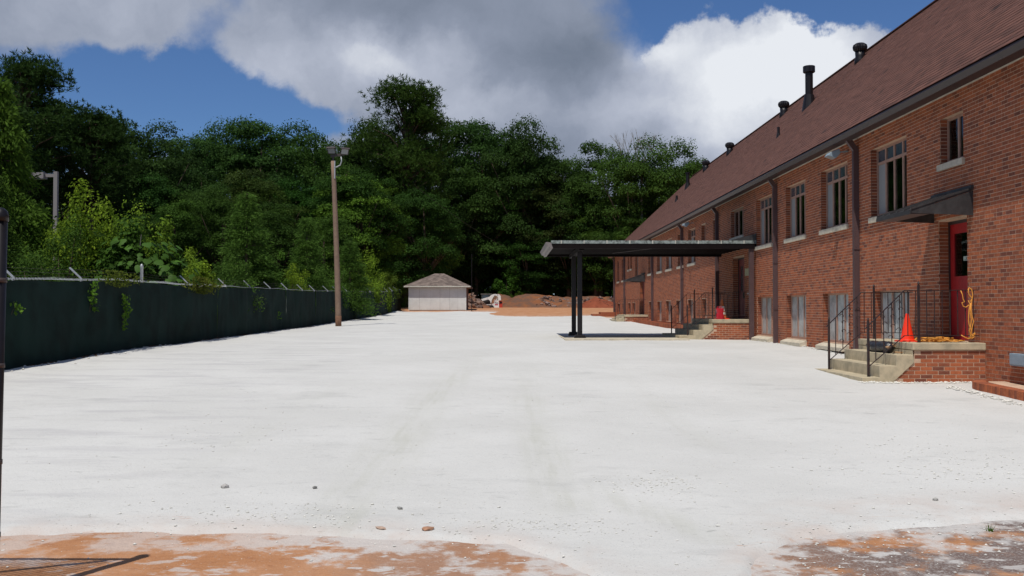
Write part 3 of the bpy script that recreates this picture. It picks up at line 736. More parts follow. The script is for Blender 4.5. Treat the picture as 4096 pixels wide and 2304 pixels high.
# windows -----------------------------------------------------------
def window(y0, y1, z0, z1, kind, idx):
    w = y1 - y0; xf = WX + RD; lights = {'small': 2, 'big': 4, 'mid': 3, 'big2': 3, 'base': 3, 'base2': 3, 'board': 1}[kind]
    zt = z1 - .34 if kind in ('big', 'big2') else None
    fw = .05; f = MB(); x1 = xf + .05
    f.box(xf, x1, y0, y0 + fw, z0, z1); f.box(xf, x1, y1 - fw, y1, z0, z1)
    f.box(xf, x1, y0 + fw, y1 - fw, z1 - fw, z1); f.box(xf - .015, x1, y0 + fw, y1 - fw, z0, z0 + .06)
    my = [y0 + fw + (w - 2 * fw) * i / lights for i in range(lights + 1)]
    mw = .034
    for m_ in my[1:-1]: f.box(xf + .003, x1 - .003, m_ - mw, m_ + mw, z0 + .06, z1 - fw)
    if zt:
        for a, b in zip(my, my[1:]): f.box(xf + .001, x1 - .001, a + mw, b - mw, zt - .03, zt + .03)
    fo = f.build('window', MAT['frame'], BLD, origin=(xf, (y0 + y1) / 2, z0))
    for i, (a, b) in enumerate(zip(my, my[1:])):
        a2 = a + (mw if i else 0); b2 = b - (mw if i < lights - 1 else 0)
        spans = [(z0 + .06, zt - .03), (zt + .03, z1 - fw)] if zt else [(z0 + .06, z1 - fw)]
        for k, (za, zb) in enumerate(spans):
            m_ = MAT['board'] if kind == 'board' else (MAT['film'] if k == 1 else (MAT['pane_reflection'] if (i == lights - 1 and kind in ('big', 'big2')) else (MAT['frosted'] if kind[:4] == 'base' else MAT['glass'])))
            MB().box(x1 - .022, x1 - .014, a2, b2, za, zb).build('pane' if kind != 'board' else 'board', m_, fo)
    if kind in ('big', 'big2', 'mid', 'small'):
        bl = MB(); zz_ = z0 + .07
        while zz_ < z1 - .05:
            bl.add([(x1 + .03, y0 + .03, zz_), (x1 + .03, y1 - .03, zz_), (x1 + .055, y1 - .03, zz_ + .035), (x1 + .055, y0 + .03, zz_ + .035)], [(0, 3, 2, 1)]); zz_ += .045
        bl.build('blind', MAT['blind'], fo, fix=False)
    elif kind in ('base', 'base2'):
        cu = MB(); k = 0; yy = y0 + .03; pts = []
        while yy < y1 - .02: pts.append((x1 + .06 + .02 * (k % 2), yy)); yy += .07; k += 1
        for (xa, ya), (xb, yb) in zip(pts, pts[1:]): cu.add([(xa, ya, z0 + .03), (xb, yb, z0 + .03), (xb, yb, z1 - .03), (xa, ya, z1 - .03)], [(0, 3, 2, 1)])
        cu.build('curtain', MAT['curtain'], fo, fix=False)
    # sill
    if kind in ('base',):
        MB().prism([(WX - .19, z0 - .18), (WX + RD - .02, z0 - .17), (WX + RD - .02, z0 - .008), (WX - .02, z0 - .02), (WX - .19, z0 - .085)], 'x' if 0 else 'y', y0 - .04, y1 + .04).build('sill', MAT['limestone'], fo, bevel=.008)
    elif kind == 'base2':
        pass
    else:
        MB().box(WX - .055, WX + RD - .02, y0 - .05, y1 + .05, z0 - .13, z0 - .01).build('sill', MAT['limestone'], fo, bevel=.006)
    return fo
wins = [window(*w_, i) for i, w_ in enumerate(UP)]
lows = [window(*w_, i) for i, w_ in enumerate(LOW)]
def sheet(y0, y1, zz, parent):
    x = WX + RD + .066
    MB().add([(x, y0, zz), (x, y1, zz + .0), (x, y1, zz + .22), (x, y1 - (y1 - y0) * .45, zz + .34), (x, y0, zz + .36)], [(0, 1, 2, 3, 4)]).build('paper_and_reflection', MAT['paper'], parent, fix=False)
sheet(21.35, 21.72, 4.12, wins[1]); sheet(30.75, 30.98, 4.15, wins[4]); sheet(17.82, 18.0, 4.7, wins[0])  # two papers; the small window's white sheet is a painted reflection
# downspouts
def downspout(y, zb, top=5.53):
    mb = MB(); mb.bar((7.96, y, top + .05), (8.135, y, top - .20), .125, .11, up=(0, 1, 0)); mb.bar((8.135, y, top - .18), (8.135, y, zb), .125, .115)
    o = mb.build('downspout', MAT['downspout'], BLD, origin=(8.14, y, zb)); 
    for z_ in (4.6, 3.0, 1.6): MB().box(8.07, 8.198, y - .074, y + .074, z_, z_ + .03).build('strap', MAT['downspout'], o)
for y in (23.09, 30.06, 38.42, 46.13, 55.56, 68.79, 75.3): downspout(y, g(8.1, y) - .02)
# doors -------------------------------------------------------------
a, b, c, d = DOORS[0]; xd = WX + .20
mb = MB(); mb.box(xd - .02, xd + .07, a, a + .05, c, d); mb.box(xd - .02, xd + .07, b - .05, b, c, d); mb.box(xd - .02, xd + .07, a + .05, b - .05, d - .06, d)
fr = mb.build('door_frame', MAT['gutter'], BLD, origin=(xd, (a + b) / 2, c))
dm = MB(); ya, yb, za, zb = a + .05, b - .05, c + .01, d - .06; gy0, gy1, gz0, gz1 = ya + .15, yb - .15, 2.22, 3.02
dm.box(xd, xd + .045, ya, yb, za, gz0); dm.box(xd, xd + .045, ya, yb, gz1, zb); dm.box(xd, xd + .045, ya, gy0, gz0, gz1); dm.box(xd, xd + .045, gy1, yb, gz0, gz1)
door = dm.build('door', MAT['red_door'], BLD, origin=(xd, a, c)); door['label'] = 'bright red door with a tall glass pane'
MB().box(xd + .02, xd + .028, gy0, gy1, gz0, gz1).build('glass_pane', MAT['glass'], door)
MB().box(xd + .05, xd + .06, ya, yb, gz0 - .1, gz1 + .1).build('dark_backing', MAT['room_dark'], door)
MB().box(xd + .012, xd + .016, ya + .33, ya + .56, 2.50, 2.58).build('notice', MAT['paper_green'], door)
nm = MB(); nm.box(xd + .0095, xd + .0115, ya + .43, ya + .455, 2.525, 2.56); nm.box(xd + .0095, xd + .0115, ya + .37, ya + .52, 2.512, 2.518); nm.build('notice_print', MAT['ink'], door)
MB().box(xd - .004, xd - .001, ya + .10, ya + .17, 2.27, 2.38).build('sticker', MAT['pink'], door)
hm = MB(); hm.box(xd - .02, xd, ya + .05, ya + .10, 1.92, 2.08); hm.bar((xd - .05, ya + .07, 2.0), (xd - .05, ya + .2, 2.0), .02); hm.bar((xd - .05, ya + .07, 2.0), (xd, ya + .07, 2.0), .02); hm.build('handle', MAT['black'], door)
a, b, c, d = DOORS[1]
mb = MB(); mb.box(xd - .02, xd + .07, a, a + .05, c, d); mb.box(xd - .02, xd + .07, b - .05, b, c, d); mb.box(xd - .02, xd + .07, a + .05, b - .05, d - .06, d); mb.build('door_frame', MAT['gutter'], BLD, origin=(xd, a, c))
for k in range(2):
    y0 = a + .05 + k * (b - a - .1) / 2; y1 = y0 + (b - a - .1) / 2 - .006
    dm = MB(); g0, g1 = y0 + .2, y1 - .2
    dm.box(xd, xd + .045, y0, y1, c + .01, 2.25); dm.box(xd, xd + .045, y0, y1, 3.15, d - .06); dm.box(xd, xd + .045, y0, g0, 2.25, 3.15); dm.box(xd, xd + .045, g1, y1, 2.25, 3.15)
    dm.box(xd - .006, xd, y0 + .1, y1 - .1, 1.45, 2.1)
    dd = dm.build('door', MAT['red_door2'], BLD, origin=(xd, y0, c)); dd['label'] = 'dull red leaf of the double door under the canopy'
    MB().box(xd + .02, xd + .028, g0, g1, 2.25, 3.15).build('glass_pane', MAT['film'], dd)
    MB().box(xd - .04, xd, y1 - .08 if k == 0 else y0 + .04, y1 - .04 if k == 0 else y0 + .08, 2.0, 2.2).build('handle', MAT['black'], dd)
wr = MB(); wr.tube([(xd - .02, 34.75 + .14 * math.cos(t), 1.95 + .16 * math.sin(t)) for t in [i * .5 for i in range(13)]], .018, 5)
a, b, c, d = DOORS[2]
MB().box(xd, xd + .05, a, b, c, d).build('door', MAT['red_door2'], BLD, origin=(xd, a, c))
pl = MB().box(WX - .02, WX - .003, 33.35, 34.1, 2.76, 3.0).build('wall_plaque', MAT['plaque'], BLD)
MB().box(WX - .03, WX - .003, 33.45, 33.75, 2.12, 2.17).build('mail_slot', MAT['galv'], BLD)
# awnings ------------------------------------------------------------
def awning(dy, lab):
    y0, y1, xw, xo = 17.40 + dy, 19.00 + dy, WX - .003, 7.10
    t = thing('door_awning', lab, 'awning', (xw, (y0 + y1) / 2, 3.3), 'metal door awnings on the brick wall')
    mb = MB(); zt, zo = 3.70, 3.33
    p = lambda x: zo + (zt - zo) * (x - xo) / (xw - xo)
    mb.add([(xo, y0, zo), (xo, y1, zo), (xw, y1, zt), (xw, y0, zt), (xo, y0, zo + .03), (xo, y1, zo + .03), (xw, y1, zt + .03), (xw, y0, zt + .03)], [(0, 3, 2, 1), (4, 5, 6, 7), (0, 1, 5, 4), (1, 2, 6, 5), (2, 3, 7, 6), (3, 0, 4, 7)])
    for k in range(6):
        yy = y0 + (y1 - y0) * k / 5
        mb.bar((xo, yy, zo + .045), (xw, yy, zt + .045), .025, .03)
    mb.build('awning_roof', MAT['awning'], t)
    for yy, s_ in ((y0, -1), (y1, 1)):
        MB().prism([(xo + .01, zo), (xw, zt - .005), (xw, zo - .07), (xo + .01, zo - .03)], 'y', yy - .006, yy + .006).build('side_panel', MAT['awning'], t)
    fm = MB(); fm.box(xo - .015, xo, y0, y1, zo - .05, zo + .02); fm.box(xo, xo + .35, y0 + .01, y1 - .01, zo - .045, zo - .03); fm.build('front_valance', MAT['awning'], t)
    MB().box(xw - .05, xw, y0 - .03, y1 + .03, zt + .02, zt + .09).build('wall_flashing', MAT['awning'], t)
awning(0, 'dark metal awning over the bright red door at the right')
awning(41.5, 'small metal awning over the far door, seen below the canopy')
# roof vents ---------------------------------------------------------
def on_roof(x): return EZ + (x - EX)
def turbine(x, y, s_=1):
    z0 = on_roof(x)
    b_ = MB().lathe([(.20, -.28), (.19, 0), (.16, .12), (.17, .30)], (x, y, z0), 16)
    o = b_.build('roof_vent', MAT['black'], roof, origin=(x, y, z0), smooth=True)
    h = MB(); prof = [(.175, .30), (.225, .36), (.24, .44), (.22, .52), (.14, .58), (.02, .60)]
    h.lathe(prof, (x, y, z0), 36, wob=.05); h.build('turbine_head', MAT['black'], o)
def stack(x, y, h, r_, cap=True):
    z0 = on_roof(x)
    b_ = MB().lathe([(r_ * 2.0, -r_ * 2), (r_ * 1.25, .30 * h), (r_, .31 * h), (r_, h)], (x, y, z0), 16)
    o = b_.build('flue_pipe', MAT['black'], roof, origin=(x, y, z0), smooth=False)
    if cap: MB().lathe([(r_ * 1.4, h - .02), (r_ * 1.5, h), (r_ * 1.5, h + .22), (r_ * .4, h + .25)], (x, y, z0), 24, wob=.04).build('flue_cap', MAT['black'], o)
for x, y in ((12.35, 34.5), (12.3, 43.9), (12.14, 53.9), (12.16, 60.5)): turbine(x, y)
stack(11.2, 36.6, 1.22, .14); stack(11.2, 61.3, .85, .11, False)
stack(10.0, 36.4, .34, .05, False); stack(10.1, 58.9, .3, .07, False)
MB().lathe([(.15, .85), (.15, .9), (.03, .92)], (11.2, 61.3, on_roof(11.2)), 14).build('flue_cap', MAT['black'], roof)
# floodlights ----------------------------------------------------------
def floodlight(y, lab):
    t = thing('floodlight', lab, 'floodlight', (8.0, y, 5.42), 'floodlights under the eave')
    mb = MB(); mb.prism([(7.72, 5.36), (7.66, 5.28), (7.86, 5.22), (7.97, 5.33), (7.95, 5.45)], 'y', y - .14, y + .14); mb.build('lamp_housing', MAT['bluegrey'], t, bevel=.015)
    MB().add([(7.665, y - .12, 5.278), (7.665, y + .12, 5.278), (7.855, y + .12, 5.216), (7.855, y - .12, 5.216)], [(0, 1, 2, 3)]).build('lamp_lens', MAT['lamp_glass'], t)
    MB().bar((7.95, y, 5.38), (8.19, y, 5.40), .03).build('bracket', MAT['bluegrey'], t)
floodlight(23.75, 'grey floodlight under the eave beside the near brown downspout')
floodlight(43.4, 'small dark floodlight under the eave above the far end of the canopy')
t = thing('electrical_box', 'flat blue grey metal box on the brick wall at the right edge', 'electrical box', (WX - .05, 15.95, .7))
MB().box(WX - .09, WX - .004, 15.45, 16.02, .70, .90).build('box_body', MAT['bluegrey'], t, bevel=.008)
MB().box(WX - .10, WX - .091, 15.47, 16.0, .72, .88).build('box_cover', MAT['bluegrey'], t, bevel=.004)

# ------------------------------------------------------------------ entrance porches
def brickface(mb_list, x0, x1, y, z0, z1, clip, parent, seed):
    """running bond on a face looking toward -Y; each brick its own object"""
    rr = random.Random(seed); row = 0; z = z1 - CZ
    while z > z0 - CZ:
        x = x1 - (0 if row % 2 else LB / 2)
        xs = [(x, x1)] if row % 2 == 0 else []
        while x > x0: xs.append((x - LB, x)); x -= LB
        for (a, b) in xs:
            a2, b2 = max(a + JT, x0), b
            if clip and clip(a2, z): continue
            if b2 - a2 < .03: continue
            if a2 < x0: continue
            c_ = rr.choice([.1, .35, .5, .6, .7, .85, .95, 1])
            m_ = MB().box(a2, b2 - (0 if b == x1 else 0), y + rr.uniform(-.001, .001), y + .04, z, z + CZ - JT, c_)
            m_.build('brick', MAT['brick'], parent, fix=False, origin=((a2 + b2) / 2, y, z))
        z -= CZ; row += 1
def porch(name, lab, yn, yf, xs, zs_, soff, seed, facebricks=True):
    """xs: left end of each tread from bottom to landing; zs_: their heights; top one is the landing"""
    t = thing(name, lab, 'entrance steps', ((xs[0] + WX) / 2, (yn + yf) / 2, zs_[0]), 'concrete entrance steps with brick bases')
    gnd = g(7.5, yn) - .1; zl = zs_[-1]; xl = xs[-1]; xw = WX - .004
    # steps body
    poly = [(xs[0], gnd)]
    for i in range(len(xs) - 1): poly += [(xs[i], zs_[i]), (xs[i + 1], zs_[i])]
    poly += [(xl, zl - .125), (xl + .03, zl - .33), (xs[1] + .09, gnd)]
    MB().prism(poly, 'y', yn - .02, yf).build('steps', MAT['concrete'], t, bevel=.012)
    MB().box(xl, xw, yn - .03, yf + .02, zl - .122, zl).build('landing_slab', MAT['concrete'], t, bevel=.012)
    core = MB().prism([(xs[1] + .10, gnd), (xl + .035, zl - .33), (xl + .035, zl - .125), (xw, zl - .125), (xw, gnd)], 'y', yn + .003, yf - .03)
    co = core.build('base', MAT['mortar'], t)
    sl = (zl - .33 - gnd) / (xl - xs[1] - .06)
    brickface(None, xs[1] + .1, xw - .004, yn, gnd + .03, zl - .13, lambda a, z: z > gnd + (a - xs[1] - .085) * sl and a < xl + .02, co, seed)
    return t
porch('entrance_steps', 'concrete steps and brick landing below the bright red door', 17.0, 19.6, [6.07, 6.37, 6.66, 6.94], [.44, .637, .825, 1.03], 0, 1)
porch('entrance_steps', 'concrete steps and brick landing under the flat black canopy', 33.06, 36.7, [5.74, 6.21, 6.51, 6.84], [.74, .915, 1.10, 1.28], 0, 2)
porch('entrance_steps', 'low concrete landing of the far door at the end of the gravel', 57.6, 61.4, [6.35, 6.5, 6.65, 6.8], [1.02, 1.10, 1.2, 1.30], 0, 3)

def scroll(mb, x, y, z, s_, flip=1, r_=.006):
    pts = []
    for i in range(15):
        t = i / 14 * 4.6; rad = .055 * s_ * (1 - .72 * i / 14)
        pts.append((x + flip * (rad * math.cos(t) - .055 * s_) , y, z + rad * math.sin(t)))
    mb.tube(pts, r_, 4, caps=False)
def railing(lab, y, xb, zb, xt, zt, xe, nb, scrolls=True, end_post=True, cat_group='iron stair railings'):
    """sloping stair part from (xb, zb) to (xt, zt), level part on to xe"""
    H = .92
    t = thing('iron_railing', lab, 'railing', (xt, y, zb), cat_group)
    for x, z0, h in ((xb, zb, 1.0), (xt, zt, 1.04)):
        MB().bar((x, y, z0), (x, y, z0 + h - .04), .036).lathe([(.012, h - .04), (.024, h - .015), (.004, h + .03)], (x, y, z0), 8).build('post', MAT['rust'], t)
    tr = MB().bar((xb - .05, y, zb + H - .09), (xb, y, zb + H - .04), .03, .014); tr.bar((xb, y, zb + H - .04), (xt - .25, y, zt + H - .02), .03, .014)
    tr.bar((xt - .25, y, zt + H - .02), (xe, y, zt + H - .01), .03, .014); tr.build('top_rail', MAT['rust'], t)
    br = MB().bar((xb, y, zb + .17), (xt - .25, y, zt + .12), .022, .012); br.bar((xt - .25, y, zt + .12), (xe, y, zt + .12), .022, .012); br.build('bottom_rail', MAT['rust'], t)
    L1 = xt - xb
    k = 0; x = xb + .13
    while x < xt - .04:
        f = min((x - xb) / (xt - .25 - xb), 1)
        lo = zb + .17 + (zt + .12 - zb - .17) * f; hi = zb + H - .04 + (zt + H - .02 - zb - H + .04) * f
        MB().bar((x, y, lo), (x, y, hi), .013).build('baluster', MAT['rust'], t)
        if scrolls and 1 <= k <= 3:
            zc = (lo + hi) / 2
            for dz, fl in ((.14, 1), (-.03, 1), (-.22, -1), (.26, -1)):
                sc = MB(); scroll(sc, x + .06 * fl, y, zc + dz, .9, fl); sc.build('scroll', MAT['rust'], t)
        x += .14; k += 1
    x = xt + .14
    while x < xe - .03:
        MB().bar((x, y, zt + .12), (x, y, zt + H - .01), .013).build('baluster', MAT['rust'], t); x += .135
    return t
railing('near black iron railing of the steps below the bright red door', 17.2, 6.26, .44, 7.14, 1.03, 8.18, 5)
railing('far black iron railing of the steps below the bright red door', 19.3, 6.26, .44, 7.14, 1.03, 7.9, 5)
railing('near iron railing of the steps under the canopy', 33.25, 6.05, .74, 6.89, 1.28, 8.05, 5, False)
railing('far iron railing of the steps under the canopy', 36.5, 6.05, .74, 6.89, 1.28, 8.15, 5, False)
railing('thin iron railing on the landing of the far door', 57.8, 6.3, 1.02, 6.9, 1.30, 8.1, 5, False)

# brick edging by the wall at the right
t = thing('brick_edging', 'low curb of upright bricks in the gravel at the lower right', 'brick curb', (7.4, 15, g(7.4, 15)))
def edx(y): return 7.40 + (16.0 - y) * .05 + max(0, y - 15.6) ** 2 * .8
core = MB(); core.add([(edx(12) + .012, 12, -.1), (8.19, 12, -.1), (8.19, 16.35, -.1), (edx(16.2) + .2, 16.35, -.1), (edx(12) + .012, 12, .30), (8.19, 12, .30), (8.19, 16.35, .42), (edx(16.2) + .2, 16.35, .42)], [(0, 1, 2, 3), (4, 5, 6, 7), (0, 1, 5, 4), (1, 2, 6, 5), (2, 3, 7, 6), (3, 0, 4, 7)])
core.build('bed', MAT['mortar'], t)
y = 12.0; k = 0
while y < 16.2:
    x = edx(y); zt = .325 + (y - 12) * .03
    MB().box(x, x + .20, y, y + .066, zt - .21, zt + .012, random.choice([.3, .5, .7, .9])).build('brick', MAT['brick'], t, bevel=.004, origin=(x, y, zt - .2)); y += .0755
# far brick curb
t = thing('brick_curb', 'long low brick curb beneath the far basement windows', 'brick curb', (7.8, 50, g(7.7, 50)))
mb = MB(); y = 42.0
while y < 62:
    x = np.interp(y, [42, 46, 50, 60, 66], [7.75, 7.68, 7.55, 7.3, 7.15]); zt = np.interp(y, [42, 50, 60, 66], [.90, .95, 1.08, 1.2])
    mb.box(x, x + .24, y, y + .19, .3, zt, random.choice([.3, .5, .7, .9])); y += .2
cb = mb.build('brick_row', MAT['brick'], t, fix=False); cb['kind'] = 'stuff'
MB().add([(7.8, 42, .84), (8.19, 42, .84), (8.19, 62, 1.03), (7.5, 62, 1.03)], [(0, 1, 2, 3)]).build('soil', MAT['dirt_red'], t)
t = thing('brick_step', 'small brick step at the far corner of the building', 'step', (7.3, 74, 1.1))
MB().box(6.9, 8.19, 73.0, 74.6, .9, 1.42).build('step_block', MAT['brick'], t); MB().box(6.3, 6.9, 73.0, 74.6, .9, 1.28).build('step_block', MAT['brick'], t)

# ------------------------------------------------------------------ canopy
t = thing('canopy', 'flat black metal canopy over the steps, on two square posts', 'canopy', (4.7, 35.2, .6))
cx0, cx1, cy0, cy1 = 1.27, WX - .01, 32.55, 37.95
MB().box(cx0 + .25, cx1, cy0, cy0 + .10, 3.60, 3.765).build('edge_beam', MAT['canopy'], t); MB().box(cx0 + .25, cx1, cy1 - .10, cy1, 3.62, 3.765).build('edge_beam', MAT['canopy'], t)
npan = 9
for k in range(npan):
    ya = cy0 + .1 + (cy1 - cy0 - .2) * k / npan; yb = cy0 + .1 + (cy1 - cy0 - .2) * (k + 1) / npan
    u = (yb - ya)
    prof = [(ya + .004, 3.765), (ya + .004, 3.70), (ya + u * .12, 3.70), (ya + u * .22, 3.745), (ya + u * .78, 3.745), (ya + u * .88, 3.70), (yb - .004, 3.70), (yb - .004, 3.765)]
    MB().prism(prof, 'x', cx0 + .12, cx1).build('deck_panel', MAT['canopy'], t)
fl = MB(); fl.box(cx0 + .18, cx1, cy0 - .012, cy0 + .02, 3.768, 3.87); fl.build('top_flashing', MAT['flash'], t)
MB().box(cx0 + .18, cx1, cy1 - .02, cy1 + .012, 3.768, 3.87).build('top_flashing', MAT['flash'], t)
fl = MB()
for k in range(9): fl.box(cx0 + .5 + k * .75, cx0 + .53 + k * .75, cy0 - .02, cy0 - .013, 3.765, 3.872)
fl.build('flashing_joint', MAT['trim'], t)
MB().box(cx0 + .2, cx1, cy0 + .021, cy1 - .021, 3.768, 3.80).build('roof_sheet', MAT['flash'], t)
# stepped gutter along the free end
MB().prism([(cx0, 3.80), (cx0 + .02, 3.82), (cx0 + .18, 3.80), (cx0 + .24, 3.62), (cx0 + .16, 3.60), (cx0 + .13, 3.66), (cx0 + .06, 3.68)], 'y', cy0 - .02, cy1 + .02).build('end_gutter', MAT['endcap'], t)
MB().prism([(7.35, 3.88), (7.4, 3.90), (cx1, 4.10), (cx1, 3.88)], 'y', cy0 - .01, cy1).build('wall_flashing', MAT['awning'], t)
MB().box(2.38, 2.54, cy0 + .1, cy1 - .1, 3.55, 3.698).build('cross_beam', MAT['canopy'], t)
for y in (33.5, 36.5):
    zb = g(2.46, y) + .03
    p_ = MB().box(2.38, 2.54, y - .08, y + .08, zb, 3.549).build('post', MAT['black'], t, bevel=.01)
    MB().prism([(2.24, zb - .05), (2.68, zb - .05), (2.62, zb + .14), (2.30, zb + .14)], 'y', y - .2, y + .2).build('post_base', MAT['black'], p_, bevel=.01)
MB().box(7.98, 8.12, 32.6, 32.74, g(8, 32.6) - .05, 3.60).build('wall_post', MAT['downspout'], t)
MB().bar((5.1, 33.2, 3.68), (3.9, 36.5, 3.68), .03).build('brace', MAT['gutter'], t)
pad = MB().box(1.9, 5.95, 32.35, 37.4, .3, g(3.5, 33) + .075).build('concrete_pad', MAT['limestone'], bevel=.01)
tag(pad, 'thin concrete pad in the gravel below the canopy', 'concrete pad')

# ------------------------------------------------------------------ things on the porches
def cone(x, y, z, h, lab, old=False):
    t = thing('traffic_cone', lab, 'traffic cone', (x, y, z), 'traffic cones on the landings')
    b_ = MB(); rb_ = h * .30; s_ = h * .36
    pts = [(-s_, -s_ * .75), (-s_ * .75, -s_), (s_ * .75, -s_), (s_, -s_ * .75), (s_, s_ * .75), (s_ * .75, s_), (-s_ * .75, s_), (-s_, s_ * .75)]
    vs = [(x + a, y + b, z) for a, b in pts] + [(x + a, y + b, z + h * .05) for a, b in pts]
    b_.add(vs, [tuple(range(8)), tuple(range(8, 16))] + [(i, (i + 1) % 8, (i + 1) % 8 + 8, i + 8) for i in range(8)])
    b_.build('base', MAT['cone'], t)
    def rr(f): return h * (.235 - .185 * f)
    c1 = MB().lathe([(h * .27, h * .05), (rr(.05) * 1.02, h * .09), (rr(1), h), (rr(1) * .6, h * 1.003)], (x, y, z), 28)
    c1.build('cone_body', MAT['cone_old'] if old else MAT['cone'], t, smooth=False)
    if old:
        MB().lathe([(rr(.42) * 1.10, h * .42), (rr(.66) * 1.16, h * .66)], (x, y, z), 28).build('white_collar', MAT['white_band'], t)
        MB().lathe([(rr(.22) * 1.06, h * .24), (rr(.36) * 1.1, h * .35)], (x, y, z), 28).build('white_collar', MAT['white_band'], t)
cone(6.94 + .22, 17.75, 1.03, .50, 'plain bright orange traffic cone on the landing by the red door')
cone(7.25, 33.5, 1.28, .66, 'faded orange cone with white collars under the canopy', True)
t = thing('red_fuel_can', 'red plastic can standing in front of the faded cone', 'plastic can', (7.12, 33.2, 1.28))
mb = MB(); zq = [(0, .115), (.03, .125), (.12, .12), (.20, .10), (.26, .115), (.34, .125), (.37, .12)]
vs = []; fs = []
for i, (z_, w) in enumerate(zq):
    for a, b in ((-w, -.07), (-w * .6, -.1), (w * .6, -.1), (w, -.07), (w, .07), (w * .6, .1), (-w * .6, .1), (-w, .07)): vs.append((7.12 + a, 33.2 + b, 1.28 + z_))
for i in range(len(zq) - 1):
    for j in range(8): fs.append((i * 8 + j, i * 8 + (j + 1) % 8, (i + 1) * 8 + (j + 1) % 8, (i + 1) * 8 + j))
fs += [tuple(range(8)), tuple(range((len(zq) - 1) * 8, len(zq) * 8))]
mb.add(vs, fs).build('can_body', MAT['red_plastic'], t)
MB().tube([(7.03, 33.2, 1.65), (7.04, 33.2, 1.69), (7.18, 33.2, 1.69), (7.2, 33.2, 1.65)], .014, 6).build('handle', MAT['red_plastic'], t)
# rolled black bag with two wooden handles on the upper tread
t = thing('rolled_bundle', 'black rolled bundle with wooden stick ends lying on the steps', 'bundle', (6.80, 18.2, .825))
rr = random.Random(5); pts = []; rads = []
for i in range(12):
    f = i / 11; pts.append((6.80 + .02 * math.sin(f * 9), 17.62 + f * 1.05, .825 + .098 + .01 * math.sin(f * 7))); rads.append((.10 if 0 < i < 11 else .06) * (1 + .12 * math.sin(i * 2.3)))
MB().tube(pts, rads, 12).build('bag_roll', MAT['bag'], t, smooth=True)
for dx, dz in ((-.045, .11), (.05, .145)):
    MB().tube([(6.80 + dx, 17.75, .825 + dz), (6.80 + dx, 17.52, .825 + dz)], .024, 8).build('stick', MAT['wood_end'], t)
MB().tube([(6.86, 17.6, .85), (6.90, 17.5, .845), (6.93, 17.42, .85)], .016, 6).build('stick', MAT['wood_end'], t)
# yellow cord
t = thing('yellow_cord', 'yellow extension cord heaped on the landing and hung over its railing', 'extension cord', (7.6, 17.25, 1.03))
rr = random.Random(12)
for k in range(34):
    cx_ = rr.uniform(7.27, 7.66); cy_ = rr.uniform(17.25, 17.5); r0 = rr.uniform(.05, .15); ph = rr.uniform(0, 6.28); z0 = 1.03 + .012 + rr.uniform(0, .07)
    tilt = rr.uniform(-.25, .25)
    pts = [(cx_ + r0 * 1.5 * math.cos(ph + a), cy_ + r0 * .8 * math.sin(ph + a), max(1.04, z0 + tilt * r0 * math.cos(a))) for a in np.linspace(0, rr.uniform(2.5, 5.5), 9)]
    MB().tube(pts, .0075, 5).build('cord_loop', MAT['cord'], t, smooth=True)
for k in range(9):
    cx_ = 7.83 + rr.uniform(-.08, .08); cy_ = 17.3 + rr.uniform(-.05, .1)
    pts = [(cx_ + .13 * math.cos(a + k), cy_ + .07 * math.sin(a + k), 1.042 + rr.uniform(0, .03)) for a in np.linspace(0, 4.5, 9)]
    MB().tube(pts, .0075, 5).build('cord_loop', MAT['cord'], t, smooth=True)
def hang(pts, r_=.0085): MB().tube([(x, 17.17, z_) for x, z_ in pts], r_, 5).build('cord_strand', MAT['cord'], t, smooth=True)
hang([(7.98, 1.94), (8.01, 1.98), (8.05, 1.95), (8.07, 1.86), (8.05, 1.74), (8.04, 1.62), (8.05, 1.50), (8.08, 1.40), (8.05, 1.28), (8.04, 1.18)])
hang([(8.0, 1.97), (7.99, 1.90), (8.02, 1.84), (8.06, 1.80), (8.03, 1.74), (7.99, 1.76), (8.02, 1.70), (8.0, 1.58), (7.99, 1.42), (8.0, 1.34), (8.04, 1.24), (8.02, 1.14), (8.06, 1.10)])
hang([(7.86, 1.93), (7.89, 1.86), (7.90, 1.78), (7.93, 1.74), (7.88, 1.72), (7.90, 1.66), (7.95, 1.64), (8.0, 1.68)])
hang([(8.03, 1.72), (8.02, 1.56), (8.04, 1.44), (8.03, 1.32), (8.0, 1.24), (8.03, 1.16), (8.08, 1.18), (8.1, 1.2)])
hang([(8.04, 1.14), (8.09, 1.16), (8.11, 1.19), (8.05, 1.13), (8.10, 1.14), (8.04, 1.10)])
hang([(8.06, 1.12), (7.98, 1.10), (7.93, 1.12), (7.86, 1.16)])

